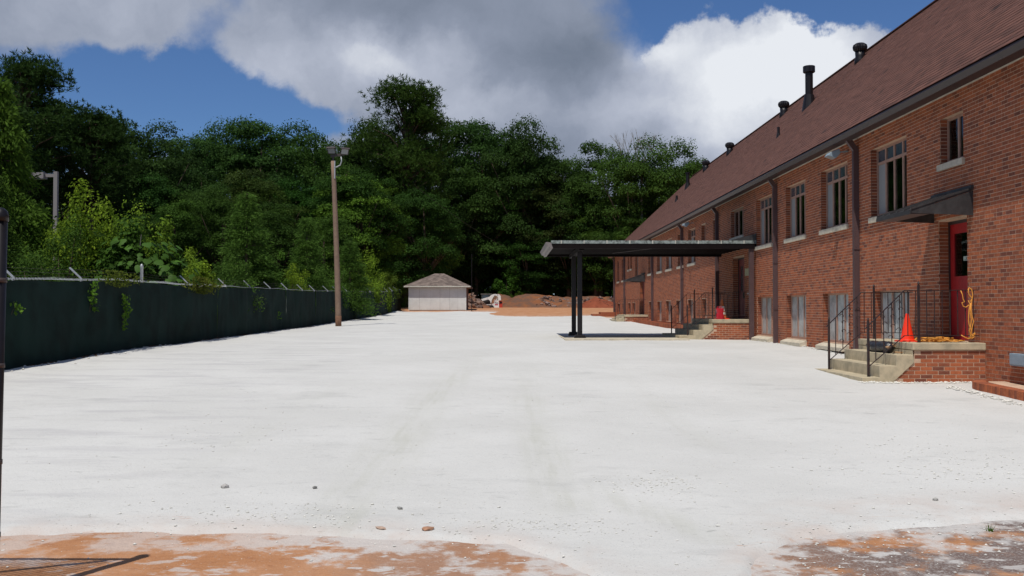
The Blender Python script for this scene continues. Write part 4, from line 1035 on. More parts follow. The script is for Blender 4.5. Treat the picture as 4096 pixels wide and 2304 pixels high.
# ------------------------------------------------------------------ left fence with privacy screen
FX = -9.6; FH = 1.83
t = thing('screened_fence', 'long chain link fence covered with dark green privacy screen on the left', 'fence', (FX, 50, .5))
def ft(y): return g(FX, y) + FH - .03 * abs(math.sin(y * .9))
seams = [6.0, 18.2, 25.5, 33.0, 43.2, 50.0, 64.0, 76.0, 90.0]
for a, b in zip(seams, seams[1:]):
    Ys = np.linspace(a, b, max(8, int((b - a) / .12))); Zs = np.linspace(0, 1, 9); ph = a
    XX = []; 
    YY, ZZ = np.meshgrid(Ys, Zs)
    G0 = gz(np.full_like(YY, FX), YY) - .02; T = G0 + FH - .02 - .025 * np.abs(np.sin(YY * .93))
    XX = FX + .07 * fbm(YY * .8, ZZ * 2, 3, int(a)) + .02 * np.sin(YY * 1.9 + ZZ * 2) + .035 * fbm(YY * 3.1, ZZ * .8, 3, int(a) + 7)
    V = np.stack([XX, YY, G0 + (T - G0) * ZZ], -1).reshape(-1, 3); nx = len(Ys)
    i, j = np.meshgrid(np.arange(nx - 1), np.arange(8)); q = (j * nx + i).ravel()
    me = np_mesh('screen_panel', V - np.array(ORG[t]), np.stack([q, q + 1, q + nx + 1, q + nx], -1), smooth=True)
    o = link('screen_panel', me, MAT['screen'], t, ORG[t])
posts = [8.8, 12.4, 16.0, 19.5, 22.6, 26.3, 30.2, 34.2, 37.5, 40.6, 43.7, 47.0, 49.9, 53.6, 56.5, 60.0, 63.8, 67.0, 70.3, 73.6, 77, 80.3, 83.6, 87]
for y in posts:
    z0 = g(FX, y); zt = z0 + FH
    if abs(y - 26.3) < .1:
        MB().lathe([(.04, 0), (.04, FH + .36), (.045, FH + .37), (.03, FH + .42), (.005, FH + .44)], (FX - .05, y, z0), 12).build('end_post', MAT['galv'], t, smooth=True); continue
    MB().tube([(FX - .06, y, z0), (FX - .06, y, zt + .02)], .028, 8).build('post', MAT['galv'], t)
    MB().bar((FX - .06, y, zt), (FX - .06 - .26, y - .01, zt + .25), .055, .028).build('barb_arm', MAT['galv'], t)
rl = MB(); pts = [(FX - .045, y, ft(y) + .0) for y in np.arange(6, 90.1, 1.2)]
rl.tube(pts, .010, 6).build('top_rail', MAT['galv'], t)
for k in range(3):
    f = (k + .7) / 3.2
    MB().tube([(FX - .06 - .26 * f, y, g(FX, y) + FH + .25 * f - .02 * math.sin(y * .95) ** 2) for y in np.arange(9, 87, 1.6)], .0022, 4).build('barbed_wire', MAT['bronze'], t)
# wire ends along the top
tw = MB()
for y in np.arange(14, 34, .06): tw.bar((FX + .01, y, ft(y) - .02), (FX + .012, y + .02, ft(y) + .03), .006)
tag(tw.build('wire_ends', MAT['galv'], t), kind='stuff')

# leaf litter along the foot of the screen
rl_ = np.random.RandomState(6); n_ = 1500; yl_ = rl_.uniform(18, 80, n_); keep_ = vnoise(yl_ * .7, yl_ * 0, 3) > .45; yl_ = yl_[keep_]; n_ = len(yl_)
xl_ = FX + .10 + np.abs(rl_.normal(0, .12, n_)); b_ = np.stack([xl_, yl_, lotz(xl_, yl_) + .012], -1)
a_ = rl_.uniform(0, 6.28, n_); l_ = rl_.uniform(.02, .06, n_); dv = np.stack([np.cos(a_) * l_, np.sin(a_) * l_, rl_.uniform(0, .02, n_)], -1); wv_ = np.stack([-np.sin(a_) * l_ * .3, np.cos(a_) * l_ * .3, rl_.uniform(0, .02, n_)], -1)
MAT['litter'] = mat('dead_leaves', (.10, .055, .03), .9)
tag(link('leaf_litter', np_mesh('leaf_litter', np.stack([b_ - dv, b_ - wv_, b_ + dv, b_ + wv_], 1), np.arange(n_ * 4)), MAT['litter']), 'dead brown leaves collected along the foot of the green fence', 'leaf litter', kind='stuff')
# chain link section with the black post near the camera
t = thing('black_gate_post', 'tall black round fence post at the left edge of the picture', 'gate post', (-2.80, 5.5, 0))
pz = 2.11
MB().tube([(-2.83, 5.5, -.1), (-2.80, 5.5, pz)], .038, 20).build('post_tube', MAT['black'], t, smooth=True)
MB().lathe([(.043, -.02), (.043, .01), (.036, .035), (.02, .05), (.002, .055)], (-2.80, 5.5, pz), 20).build('post_cap', MAT['black'], t, smooth=True)
for z_ in (.35, .75, 1.28, 1.75):
    MB().tube([(-2.83 + .03 * z_ / pz, 5.5, z_), (-2.83 + .03 * z_ / pz, 5.5, z_ + .025)], .042, 16).build('clamp_band', MAT['bronze'], t, smooth=True)
t = thing('chain_link_fence', 'black chain link fence running left from the black gate post', 'fence', (-5, 5.5, 0))
MB().tube([(-2.84, 5.5, 1.98), (-8.8, 5.5, 1.98)], .021, 8).build('top_rail', MAT['black'], t); MB().tube([(-2.87, 5.5, .1), (-8.8, 5.5, .1)], .018, 8).build('bottom_rail', MAT['black'], t)
MB().bar((-2.95, 5.5, 1.9), (-4.2, 5.5, .15), .03).build('brace', MAT['black'], t)
for x in (-5.8, -8.8): MB().tube([(x, 5.5, -.1), (x, 5.5, 2.0)], .03, 8).build('post', MAT['black'], t)
cl = MB()
for k in range(-34, 60):
    x = -2.86 - k * .065
    for s_ in (1, -1):
        p = [x, .12]; q = [x - s_ * 1.84, 1.96]
        def clipx(p, q):
            (x0, z0), (x1, z1) = p, q
            lo, hi = -5.8, -2.88
            if max(x0, x1) < lo or min(x0, x1) > hi: return None
            out = []
            for (xa, za), (xb, zb) in (((x0, z0), (x1, z1)), ((x1, z1), (x0, z0))):
                if xa < lo: f = (lo - xa) / (xb - xa); xa, za = lo, za + f * (zb - za)
                elif xa > hi: f = (hi - xa) / (xb - xa); xa, za = hi, za + f * (zb - za)
                out.append((xa, za))
            return out
        r_ = clipx(p, q)
        if r_ and abs(r_[0][0] - r_[1][0]) > .01: cl.bar((r_[0][0], 5.5, r_[0][1]), (r_[1][0], 5.5, r_[1][1]), .0045)
cl.build('chain_link_mesh', MAT['black'], t, fix=False)

# ------------------------------------------------------------------ wooden pole with floodlights
t = thing('light_pole', 'weathered wooden pole carrying twin floodlights beside the green fence', 'light pole', (-8.46, 50, g(-8.46, 50)))
zb = g(-8.46, 50); H = 8.45
pts = [(-8.46 - .30 * f ** 1.3, 50, zb - .1 + H * f) for f in np.linspace(0, 1, 12)]
MB().tube(pts, [.150 - .040 * f for f in np.linspace(0, 1, 12)], 14).build('pole', MAT['wood_pole'], t, smooth=True)
MB().tube([(-8.458, 50, zb - .1), (-8.465, 50, zb + .55)], .153, 14).build('pole_foot', MAT['pole_base'], t, smooth=True)
px, pzt = pts[-1][0], pts[-1][2]
MB().tube([(px, 50, pzt - .05), (px, 50, pzt + .25)], .05, 8).bar((px - .12, 49.98, pzt + .25), (px + .55, 49.98, pzt + .34), .10, .12).build('cross_arm', MAT['bronze'], t)
def lamp(cx_, cz, yaw):
    mb = MB(); R_ = Matrix.Rotation(yaw, 3, 'Z') @ Matrix.Rotation(R(28), 3, 'X')
    def T_(p): return tuple(R_ @ Vector(p) + Vector((cx_, 49.85, cz)))
    fr_ = [(-.21, -.02, -.17), (.21, -.02, -.17), (.21, -.02, .17), (-.21, -.02, .17)]; bk = [(-.12, .22, -.10), (.12, .22, -.10), (.12, .22, .12), (-.12, .22, .12)]
    mb.add([T_(p) for p in fr_ + bk], [(0, 1, 2, 3), (4, 5, 6, 7), (0, 1, 5, 4), (1, 2, 6, 5), (2, 3, 7, 6), (3, 0, 4, 7)])
    o = mb.build('lamp_housing', MAT['bronze'], t)
    g_ = MB(); g_.add([T_(p) for p in [(-.17, -.03, -.13), (.17, -.03, -.13), (.17, -.03, .13), (-.17, -.03, .13)]], [(0, 1, 2, 3)]); g_.build('lamp_lens', MAT['lamp_glass'], o)
    v_ = MB(); v_.add([T_(p) for p in [(-.23, -.12, .17), (.23, -.12, .17), (.23, .02, .19), (-.23, .02, .19), (-.23, -.12, .185), (.23, -.12, .185), (.23, .02, .205), (-.23, .02, .205)]], [(0, 1, 2, 3), (4, 5, 6, 7), (0, 1, 5, 4), (1, 2, 6, 5), (2, 3, 7, 6), (3, 0, 4, 7)]); v_.build('visor', MAT['bronze'], o)
lamp(px - .05, pzt + .50, R(-8)); lamp(px + .60, pzt + .46, R(28))
MB().tube([(px + .08, 49.9, pzt - .35), (px + .2, 49.88, pzt - .32), (px + .38, 49.87, pzt - .22), (px + .45, 49.87, pzt - .02), (px + .42, 49.87, pzt + .2)], .03, 7).build('conduit', MAT['galv'], t, smooth=True)
MB().bar((px + .10, 49.9, pzt - .9), (px + .10, 49.9, pzt), .05).build('junction_box', MAT['galv'], t)

# street lamp behind the fence
t = thing('street_lamp', 'grey shoebox street lamp rising behind the bushes at the left', 'street lamp', (-20.4, 45, .5))
MB().box(-20.5, -20.33, 44.92, 45.08, 0, 7.85).build('pole', MAT['greypaint'], t)
MB().box(-20.9, -20.5, 44.95, 45.05, 7.6, 7.74).build('arm', MAT['greypaint'], t)
hd = MB().prism([(-21.55, 7.55), (-20.9, 7.52), (-20.9, 7.80), (-21.50, 7.78)], 'y', 44.8, 45.2).build('lamp_head', MAT['greypaint'], t)
MB().box(-21.5, -20.95, 44.84, 45.16, 7.50, 7.519).build('lens', MAT['lamp_glass'], hd)

# ------------------------------------------------------------------ shed
SY, sx0, sx1 = 87.0, -8.60, -3.55; sz = g(-6, SY) - .05; SD = 5.0
t = thing('white_shed', 'white wooden shed with hipped grey shingle roof at the end of the lot', 'shed', ((sx0 + sx1) / 2, SY + SD / 2, sz))
wh = sz + 2.08
w_ = [sx0, sx0 + .95, sx0 + 1.9, sx0 + 2.75, sx0 + 3.6, sx0 + 4.3, sx1]
body = MB().box(sx0 + .02, sx1 - .02, SY + .03, SY + SD, sz + .08, wh).build('shed_body', MAT['shed_brown'], t)
for a, b in zip(w_, w_[1:]): MB().box(a + .006, b - .006, SY, SY + .03, sz + .10, wh - .002).build('wall_panel', MAT['shed_white'], t)
gr = MB()
for x in np.arange(sx0 + .1, sx1, .2): gr.box(x, x + .012, SY - .006, SY, sz + .12, wh - .01)
gr.build('batten', MAT['shed_white'], t)
MB().box(sx1 - .10, sx1, SY - .015, SY - .001, sz + .08, wh).build('corner_board', MAT['shed_white'], t); MB().box(sx0, sx0 + .08, SY - .015, SY - .001, sz + .08, wh).build('corner_board', MAT['shed_white'], t)
MB().box(sx0 + .1, sx1 - .1, SY + .05, SY + .2, sz - .1, sz + .099).build('sill_beam', MAT['black'], t)
ov = .38; A_ = [(sx0 - ov, SY - ov), (sx1 + ov, SY - ov), (sx1 + ov, SY + SD + ov), (sx0 - ov, SY + SD + ov)]; rz = wh + 1.28; r0, r1 = (sx0 + sx1) / 2 - .42, (sx0 + sx1) / 2 + .42
rf = MB(); ry = SY + SD / 2
vs = [(x, y, wh - .02) for x, y in A_] + [(x, y, wh + .10) for x, y in A_] + [(r0, ry, rz), (r1, ry, rz)]
rf.add(vs, [(0, 3, 2, 1), (0, 1, 5, 4), (1, 2, 6, 5), (2, 3, 7, 6), (3, 0, 4, 7), (4, 5, 9, 8), (5, 6, 9), (6, 7, 8, 9), (7, 4, 8)]); rfo = rf.build('roof', MAT['shed_roof'], t)
shc = MB()
nr = 16
for k in range(nr):
    f0, f1 = k / nr, (k + 1) / nr
    def rp(u, f, lift):
        xa = (sx0 - ov) * (1 - f) + r0 * f; xb = (sx1 + ov) * (1 - f) + r1 * f
        return (xa + (xb - xa) * u, (SY - ov) * (1 - f) + ry * f, wh + .10 + (rz - wh - .10) * f + lift)
    m_ = max(3, int(22 * (1 - .8 * f0)))
    for q in range(m_): shc.add([rp(q / m_, f0, .022), rp((q + 1) / m_, f0, .022), rp((q + 1) / m_, f1, .008), rp(q / m_, f1, .008)], [(0, 1, 2, 3)], random.random())
tag(shc.build('shingles', MAT['shed_roof'], rfo, fix=False), kind='stuff')
MB().bar((sx0 - ov, SY - ov - .02, wh + .06), (sx1 + ov, SY - ov - .02, wh + .06), .03, .10).build('fascia', MAT['trim'], t)
# thin pole with service wire
t = thing('antenna_mast', 'thin dark mast standing beside the right corner of the shed', 'mast', (-3.02, 85.5, 1.4))
MB().tube([(-3.02, 85.5, 1.3), (-3.02, 85.5, 6.4)], .035, 6).build('mast_pole', MAT['black'], t)
w1 = MB(); P0, P1 = Vector((-8.6, 92, 13.2)), Vector((-.3, 110, 8.6))
w1.tube([P0.lerp(P1, f) - Vector((0, 0, 1.2 * 4 * f * (1 - f) * .3)) for f in np.linspace(0, 1, 12)], .022, 4)
tag(w1.build('overhead_wire', MAT['ink']), 'thin dark overhead wire sagging in front of the trees', 'wire')

# ------------------------------------------------------------------ skid loader
LY = 106.0
t = thing('skid_loader', 'white compact tracked loader with a red rear door behind the rubble', 'skid loader', (-1.6, LY, 1.8))
k_ = .629 / 12.88 * 1.0 * LY / 2500 * 1.0
def lp(u, v, dx=0):  # side view drawing units to metres
    D = 1170 + (u / 12.88) * .629; Dz = 723.3 + (v / 12.88) * .629
    return ((D - 1275) / 2500 * LY, EYE + (779 - Dz) / 2500 * LY)
def side(poly, y0, y1, name, m, par=None):
    return MB().prism([lp(u, v) for u, v in poly], 'y', LY + y0, LY + y1).build(name, m, par or t)
# lift arm outline
arm = [(820, 600), (1250, 475), (1330, 400), (1430, 350), (1560, 330), (1640, 350), (1690, 345), (1755, 350), (1830, 430), (1850, 650), (1720, 670), (1690, 480), (1610, 450), (1560, 400), (1500, 420), (1440, 500), (1390, 610), (1330, 830), (1290, 700), (1250, 640), (1180, 620), (900, 690)]
side(arm, -.12, 0.0, 'lift_arm', MAT['white_paint']); side(arm, 1.35, 1.47, 'lift_arm', MAT['white_paint'])
rear = [(1480, 700), (1520, 620), (1600, 640), (1640, 440), (1700, 360), (1830, 450), (1850, 650), (1745, 670), (1745, 1080), (1520, 1080), (1430, 930), (1340, 900), (1110, 895), (1100, 870), (1360, 860), (1500, 800)]
side(rear, .02, 1.3, 'rear_body', MAT['white_paint'])
side([(1740, 660), (1900, 700), (1920, 760), (1925, 1060), (1750, 1070)], .06, 1.25, 'rear_door', MAT['loader_red'])
side([(1795, 720), (1900, 730), (1905, 810), (1800, 820)], .04, .06, 'door_grille', MAT['rubber'])
side([(930, 700), (1200, 635), (1290, 690), (1310, 830), (1080, 860), (940, 760)], .2, 1.2, 'engine_side', MAT['rubber'])
cabp = [(820, 350), (850, 335), (1300, 335), (1360, 360), (1300, 400), (1280, 860), (860, 860), (850, 560)]
side(cabp, .25, 1.15, 'cab', MAT['cab'])
side([(905, 395), (1190, 395), (1185, 560), (900, 590)], .24, .249, 'cab_window', MAT['film'])
side([(800, 322), (1370, 322), (1375, 350), (800, 350)], .2, 1.2, 'cab_roof', MAT['greypaint'])
side([(1705, 440), (1790, 445), (1790, 600), (1740, 640), (1705, 620)], .012, .019, 'rear_slot', MAT['rubber'])
for y0 in (-.05, 1.05):
    tp = []
    for a in np.linspace(math.pi / 2, 3 * math.pi / 2, 8): tp.append((1010 + 100 * math.cos(a), 1010 - 100 * math.sin(a)))
    tp2 = [(1010 - 100 * math.cos(a) * 0 + 0, 0) for a in ()]
    poly = [(1010 - 0, 910), (1400, 915), (1470, 960), (1500, 1030), (1480, 1110), (980, 1110), (930, 1060), (920, 980), (960, 930)]
    side(poly, y0, y0 + .4, 'track', MAT['rubber'])
hoses = MB()
hp = [lp(u, v) for u, v in [(1550, 370), (1535, 430), (1470, 500), (1440, 590), (1400, 640), (1390, 740), (1370, 860)]]
hoses.tube([(x, LY - .15, z_) for x, z_ in hp], .022, 5)
hp = [lp(u, v) for u, v in [(1440, 560), (1540, 570), (1570, 470), (1550, 430)]]
hoses.tube([(x, LY - .15, z_) for x, z_ in hp], .018, 5); hoses.build('hose', MAT['rubber'], t)
for u, v in ((1635, 440), (1685, 385), (1662, 645)):
    x, z_ = lp(u, v); MB().tube([(x, LY - .135, z_), (x, LY - .12, z_)], .045, 10).build('pivot_pin', MAT['rubber'], t)
side([(1535, 770), (1690, 770), (1690, 915), (1535, 915)], .012, .018, 'number_plate', MAT['ink'])
side([(1545, 782), (1682, 782), (1682, 850), (1545, 850)], .006, .011, 'plate_face', MAT['paper']); side([(1545, 853), (1682, 853), (1682, 905), (1545, 905)], .006, .011, 'plate_stripe', MAT['pink'])
def text(s_, loc, size, m, parent, name='lettering', rot=(R(90), 0, 0)):
    cu = bpy.data.curves.new(name, 'FONT'); cu.body = s_; cu.size = size; cu.extrude = .002; cu.align_x = 'CENTER'; cu.align_y = 'CENTER'
    o = bpy.data.objects.new(name, cu); C.objects.link(o); o.location = loc; o.rotation_euler = rot
    dg = bpy.context.evaluated_depsgraph_get(); me = bpy.data.meshes.new_from_object(o.evaluated_get(dg)); bpy.data.objects.remove(o)
    og = Vector(loc); ob = bpy.data.objects.new(name, me); C.objects.link(ob); me.materials.clear(); me.materials.append(m); ob.rotation_euler = rot
    ob.parent = parent; ob.location = og - ORG[parent]; ORG[ob] = og; return ob
x, z_ = lp(1613, 816); text('T250', (x, LY + .001, z_), .15, MAT['ink'], t)

# ------------------------------------------------------------------ dirt and rubble piles
def pile(name, lab, cx_, cy_, rx, ry_, h, m, seed, tops=None, base=None):
    nx, ny = 46, 22; V = []; rg_ = np.random.RandomState(seed)
    xs_ = np.linspace(-1, 1, nx); ys_ = np.linspace(-1, 1, ny); XX, YY = np.meshgrid(xs_, ys_)
    rad = np.sqrt(XX ** 2 * (1 if tops is None else 0) + YY ** 2) if tops is None else np.abs(YY)
    prof = np.clip(1 - rad, 0, 1) ** .8
    if tops is not None: prof = prof * np.interp(XX, [p[0] for p in tops], [p[1] for p in tops])
    gx = cx_ + XX * rx; gy = cy_ + YY * ry_
    Z = gz(gx, gy) - .12 + prof * h * (1 + .35 * fbm(gx * .8, gy * .8, 4, seed)) + .12 * fbm(gx * 2.2, gy * 2.2, 3, seed + 3)
    V = np.stack([gx, gy, Z], -1).reshape(-1, 3); i, j = np.meshgrid(np.arange(nx - 1), np.arange(ny - 1)); q = (j * nx + i).ravel()
    og = Vector((cx_, cy_, g(cx_, cy_)))
    t_ = thing(name, lab, 'dirt pile', og)
    me = np_mesh('mound', V - np.array(og), np.stack([q, q + 1, q + nx + 1, q + nx], -1), smooth=True); link('mound', me, m, t_, og)
    def hz(x, y):
        u = int(np.clip((x - cx_ + rx) / (2 * rx) * (nx - 1), 0, nx - 1)); w = int(np.clip((y - cy_ + ry_) / (2 * ry_) * (ny - 1), 0, ny - 1)); return Z[w, u]
    return t_, hz
def rocks_on(t_, hz, n_, xr, yr, smin, smax, seed, cols):
    rr = random.Random(seed)
    for k in range(n_):
        x = rr.uniform(*xr); y = rr.uniform(*yr); s_ = smin + (smax - smin) * rr.random() ** 2
        o = bpy.data.objects.new('rock', rr.choice(ROCK)); C.objects.link(o); o.parent = t_; o.location = Vector((x, y, hz(x, y) + s_ * .25)) - ORG[t_]
        o.scale = (s_ * rr.uniform(.9, 1.5), s_, s_ * rr.uniform(.6, 1)); o.rotation_euler = (rr.uniform(-.5, .5), rr.uniform(-.5, .5), rr.uniform(0, 6)); c_ = rr.choice(cols); o.color = (*c_, 1)
t_, hz = pile('rubble_pile', 'heap of broken brown rubble between the shed and the loader', -3.35, 99, 1.95, 2.6, 1.5, MAT['dirt'], 41, [(-1, .5), (-.6, .95), (-.1, 1), (.35, .7), (.75, .3), (1, .0)])
rocks_on(t_, hz, 150, (-4.9, -2.45), (96.6, 99.2), .09, .34, 1, [(.9, .85, .85), (1.2, 1.05, .95), (.7, .62, .6), (1.35, 1.25, 1.15), (1.0, .75, .6)])
t_, hz = pile('dirt_pile', 'long bank of brown and orange dirt with grey rocks along the woods', 6.2, 112, 8.8, 4.0, 1.4, MAT['dirt'], 43, [(-1, .0), (-.85, .5), (-.62, .85), (-.45, 1.15), (-.3, 1.15), (-.1, .9), (.2, .95), (.45, 1.0), (.7, .9), (1, .85)])
rocks_on(t_, hz, 120, (3.0, 12.5), (108.4, 111.5), .10, .38, 2, [(1.1, 1.1, 1.15), (1.4, 1.3, 1.25), (.8, .7, .65), (1.7, 1.65, 1.7)])
t_, hz = pile('dirt_pile', 'brown earth mound sloping down behind the white loader', .6, 113, 3.4, 3.5, 1.5, MAT['dirt'], 44, [(-1, .6), (-.5, 1), (-.1, .85), (.4, .45), (1, .05)])
t_, hz = pile('dirt_pile', 'dark red cone shaped soil mound near the far corner of the building', 9.6, 104, 2.4, 2.4, 1.30, MAT['dirt_red'], 45)
rocks_on(t_, hz, 14, (8.2, 11.0), (102.2, 104), .05, .14, 6, [(1.1, .7, .55), (.9, .5, .4)])

# ------------------------------------------------------------------ vegetation
def leaves_np(centers, normals, size, aspect, rg_, jit=.5):
    n = len(centers); nr_ = normals + rg_.normal(0, jit, (n, 3)); nr_ /= np.linalg.norm(nr_, axis=1)[:, None] + 1e-9
    r_ = rg_.normal(0, 1, (n, 3)); tt = np.cross(nr_, r_); tt /= np.linalg.norm(tt, axis=1)[:, None] + 1e-9; bb = np.cross(nr_, tt)
    s_ = (size * rg_.uniform(.6, 1.25, n))[:, None]
    return np.stack([centers - tt * s_ * .5, centers + bb * s_ * aspect * .5 - tt * s_ * .05 + nr_ * s_ * .06, centers + tt * s_ * .5, centers - bb * s_ * aspect * .5 - tt * s_ * .05 + nr_ * s_ * .06], 1)
def leafmesh(name, V, tint):
    n = len(V); F = np.arange(n * 4).reshape(n, 4)
    me = np_mesh(name, V.reshape(-1, 3), F, {'v': ('FACE', tint)}); me.materials.append(MAT['leaf']); return me
def limb_mesh(trunk_pts, rads, limbs, name='trunk', m='bark'):
    mb = MB(); mb.tube(trunk_pts, rads, 8)
    for p, r_ in limbs: mb.tube(p, r_, 5)
    me = mb.mesh(name, fix=False, smooth=True); me.materials.append(MAT[m]); return me
def proto_broad(seed, H=20, R_=6, z0=1.5, ncl=85, nl=440, ls=.29, low=.0):
    rg_ = np.random.RandomState(seed); cen = []; Vs = []; T = []
    for k in range(ncl):
        d = rg_.normal(0, 1, 3); d /= np.linalg.norm(d); rr = rg_.uniform(.4, .92) ** .7
        zc = (z0 + H) / 2; hz_ = (H - z0) / 2
        shape = 1.0 - .25 * max(0, -d[2])
        c = np.array([d[0] * R_ * rr * shape, d[1] * R_ * rr * shape, zc + d[2] * hz_ * rr]) + rg_.normal(0, .2, 3)
        r_ = R_ * rg_.uniform(.16, .34); m_ = int(nl * (r_ / (R_ * .25)) ** 1.6)
        u = rg_.normal(0, 1, (m_, 3)); u /= np.linalg.norm(u, axis=1)[:, None]; u[:, 2] = np.abs(u[:, 2]) * 1.0 - .35 * (rg_.rand(m_) < .45)
        lump = 1 + .22 * np.sin(u[:, 0] * 7 + k) * np.cos(u[:, 1] * 6 + k)
        p = c + u * r_ * (rg_.uniform(.6, 1.08, m_) * lump)[:, None] * np.array([1.15, 1.15, .72])
        nn = u * .7 + np.array([0, 0, .45])
        Vs.append(leaves_np(p, nn, ls, .62, rg_, .45)); T.append(np.clip(rg_.uniform(.15, .85, m_) + rg_.normal(0, .14), 0, 1)); cen.append(c)
    V = np.concatenate(Vs); crown = leafmesh('crown', V, np.concatenate(T))
    limbs = []
    for c in sorted(cen, key=lambda q: -np.linalg.norm(q[:2]))[:14]:
        zs0 = max(1.5, c[2] * .45); limbs.append(([(0, 0, zs0), tuple(c * .5 + np.array([0, 0, zs0 * .5 + .4])), tuple(c)], [.14, .09, .03]))
    tr = limb_mesh([(0, 0, -.3), (.15, .1, H * .25), (-.1, 0, H * .55), (.05, .1, H * .85)], [.38, .30, .2, .06], limbs)
    return tr, crown
def tufts(points, n_each, length, width, rg_, up=.5):
    m_ = len(points); c = np.repeat(points, n_each, 0); d = rg_.normal(0, 1, (m_ * n_each, 3)); d[:, 2] += up; d /= np.linalg.norm(d, axis=1)[:, None]
    s_ = rg_.normal(0, 1, d.shape); b = np.cross(d, s_); b /= np.linalg.norm(b, axis=1)[:, None]
    L_ = (length * rg_.uniform(.6, 1.2, len(d)))[:, None]
    return np.stack([c - b * width * .3, c + d * L_ * .5 + b * width, c + d * L_, c + d * L_ * .5 - b * width], 1)
def proto_pine(seed, H=22, R_=4.2):
    rg_ = np.random.RandomState(seed); cen = []
    for k in range(70):
        f = rg_.rand() ** .7; zc = H * (.45 + .53 * f); rad = R_ * math.sqrt(max(.05, 1 - ((f - .45) / .62) ** 2)) * rg_.uniform(.35, 1)
        a = rg_.uniform(0, 6.28); cen.append((rad * math.cos(a), rad * math.sin(a), zc))
    cen = np.array(cen); pts = np.repeat(cen, 42, 0) + rg_.normal(0, .72, (len(cen) * 42, 3)) * np.array([1, 1, .7])
    V = tufts(pts, 12, .46, .038, rg_, .8)
    crown = leafmesh('crown', V, np.clip(rg_.uniform(.1, .8, len(V)), 0, 1))
    limbs = [([(0, 0, c[2] * .86), tuple(c * np.array([.5, .5, 1]) - np.array([0, 0, .5])), tuple(c)], [.10, .07, .025]) for c in cen]
    return limb_mesh([(0, 0, -.3), (.2, 0, H * .4), (0, .1, H * .8), (0, 0, H * .97)], [.36, .28, .16, .05], limbs), crown
def proto_conifer(seed, H=7, R_=1.8, nb=230, ls=.17, droop=.35, wild=0.):
    rg_ = np.random.RandomState(seed); P_ = []; D_ = []; limbs = []
    for k in range(nb):
        f = rg_.rand() ** .8; z_ = H * (.04 + .94 * f); rad = R_ * (1 - f) ** .8 * rg_.uniform(.7, 1.12 + wild) + .12; a = rg_.uniform(0, 6.28)
        m_ = int(18 + 60 * rad)
        s_ = rg_.uniform(.15, 1, m_) ** .7; x = np.cos(a) * rad * s_; y = np.sin(a) * rad * s_; zz = z_ + .25 * rad * s_ - droop * rad * s_ ** 2
        sp_ = .10 + .13 * rad * (1 - s_ * .5)
        P_.append(np.stack([x, y, zz], -1) + rg_.normal(0, 1, (m_, 3)) * sp_[:, None] * np.array([1, 1, .5])); D_.append(np.tile([np.cos(a), np.sin(a), .25 - droop * .8], (m_, 1)))
        if k % 4 == 0: limbs.append(([(0, 0, z_), (np.cos(a) * rad * .8, np.sin(a) * rad * .8, z_ + .2 * rad - droop * .6 * rad)], [.03, .008]))
    P_ = np.concatenate(P_); D_ = np.concatenate(D_) + rg_.normal(0, .45, (len(P_), 3)); D_ /= np.linalg.norm(D_, axis=1)[:, None]
    b = np.cross(D_, rg_.normal(0, 1, D_.shape)); b /= np.linalg.norm(b, axis=1)[:, None]; L_ = (ls * rg_.uniform(.6, 1.5, len(D_)))[:, None]; w_ = ls * .14
    V = np.stack([P_, P_ + D_ * L_ * .5 + b * w_, P_ + D_ * L_ + np.array([0, 0, -.03]), P_ + D_ * L_ * .5 - b * w_], 1)
    crown = leafmesh('crown', V, np.clip(rg_.uniform(.1, .9, len(V)), 0, 1))
    return limb_mesh([(0, 0, -.2), (0, 0, H * .5), (0, 0, H * .98)], [.11, .07, .015], limbs), crown
def proto_shrub(seed, H=3.5, R_=1.3, ncl=46, nl=150, ls=.10, asp=.55):
    rg_ = np.random.RandomState(seed); Vs = []; T = []; stems = []
    for k in range(ncl):
        d = rg_.normal(0, 1, 3); d /= np.linalg.norm(d); rr = rg_.uniform(.4, 1.05)
        c = np.array([d[0] * R_ * rr, d[1] * R_ * rr, H * .52 + d[2] * H * .48 * rr]); r_ = R_ * rg_.uniform(.16, .36); m_ = nl
        u = rg_.normal(0, 1, (m_, 3)); u /= np.linalg.norm(u, axis=1)[:, None]
        p = c + u * r_ * (rg_.uniform(.3, 1.15, m_))[:, None]; Vs.append(leaves_np(p, u + np.array([0, 0, .5]), ls, asp, rg_, .6)); T.append(np.clip(rg_.uniform(.25, 1, m_) + rg_.normal(0, .12), 0, 1))
        if k % 3 == 0: stems.append(([(c[0] * .2, c[1] * .2, 0), tuple(c * np.array([.6, .6, .6])), tuple(c)], [.03, .02, .008]))
    return limb_mesh([(0, 0, -.1), (.05, 0, H * .4), (0, .05, H * .7)], [.05, .035, .01], stems, 'stem'), leafmesh('crown', np.concatenate(Vs), np.concatenate(T))
BROAD = [proto_broad(100 + i, H=20, R_=[6.0, 6.6, 5.4, 6.2, 5.8][i], z0=[1.5, 2.5, 1.2, 2, 1][i]) for i in range(5)]
PINE = [proto_pine(200 + i) for i in range(2)]
CONI = [proto_conifer(300, 7, 2.0), proto_conifer(301, 7, 1.7, droop=.2), proto_conifer(302, 8, 2.6, nb=300, ls=.26, droop=.35, wild=.5)]
SHRUB = [proto_shrub(400), proto_shrub(401, 3.5, 1.6), proto_shrub(402, 3.5, 1.0, ls=.13)]
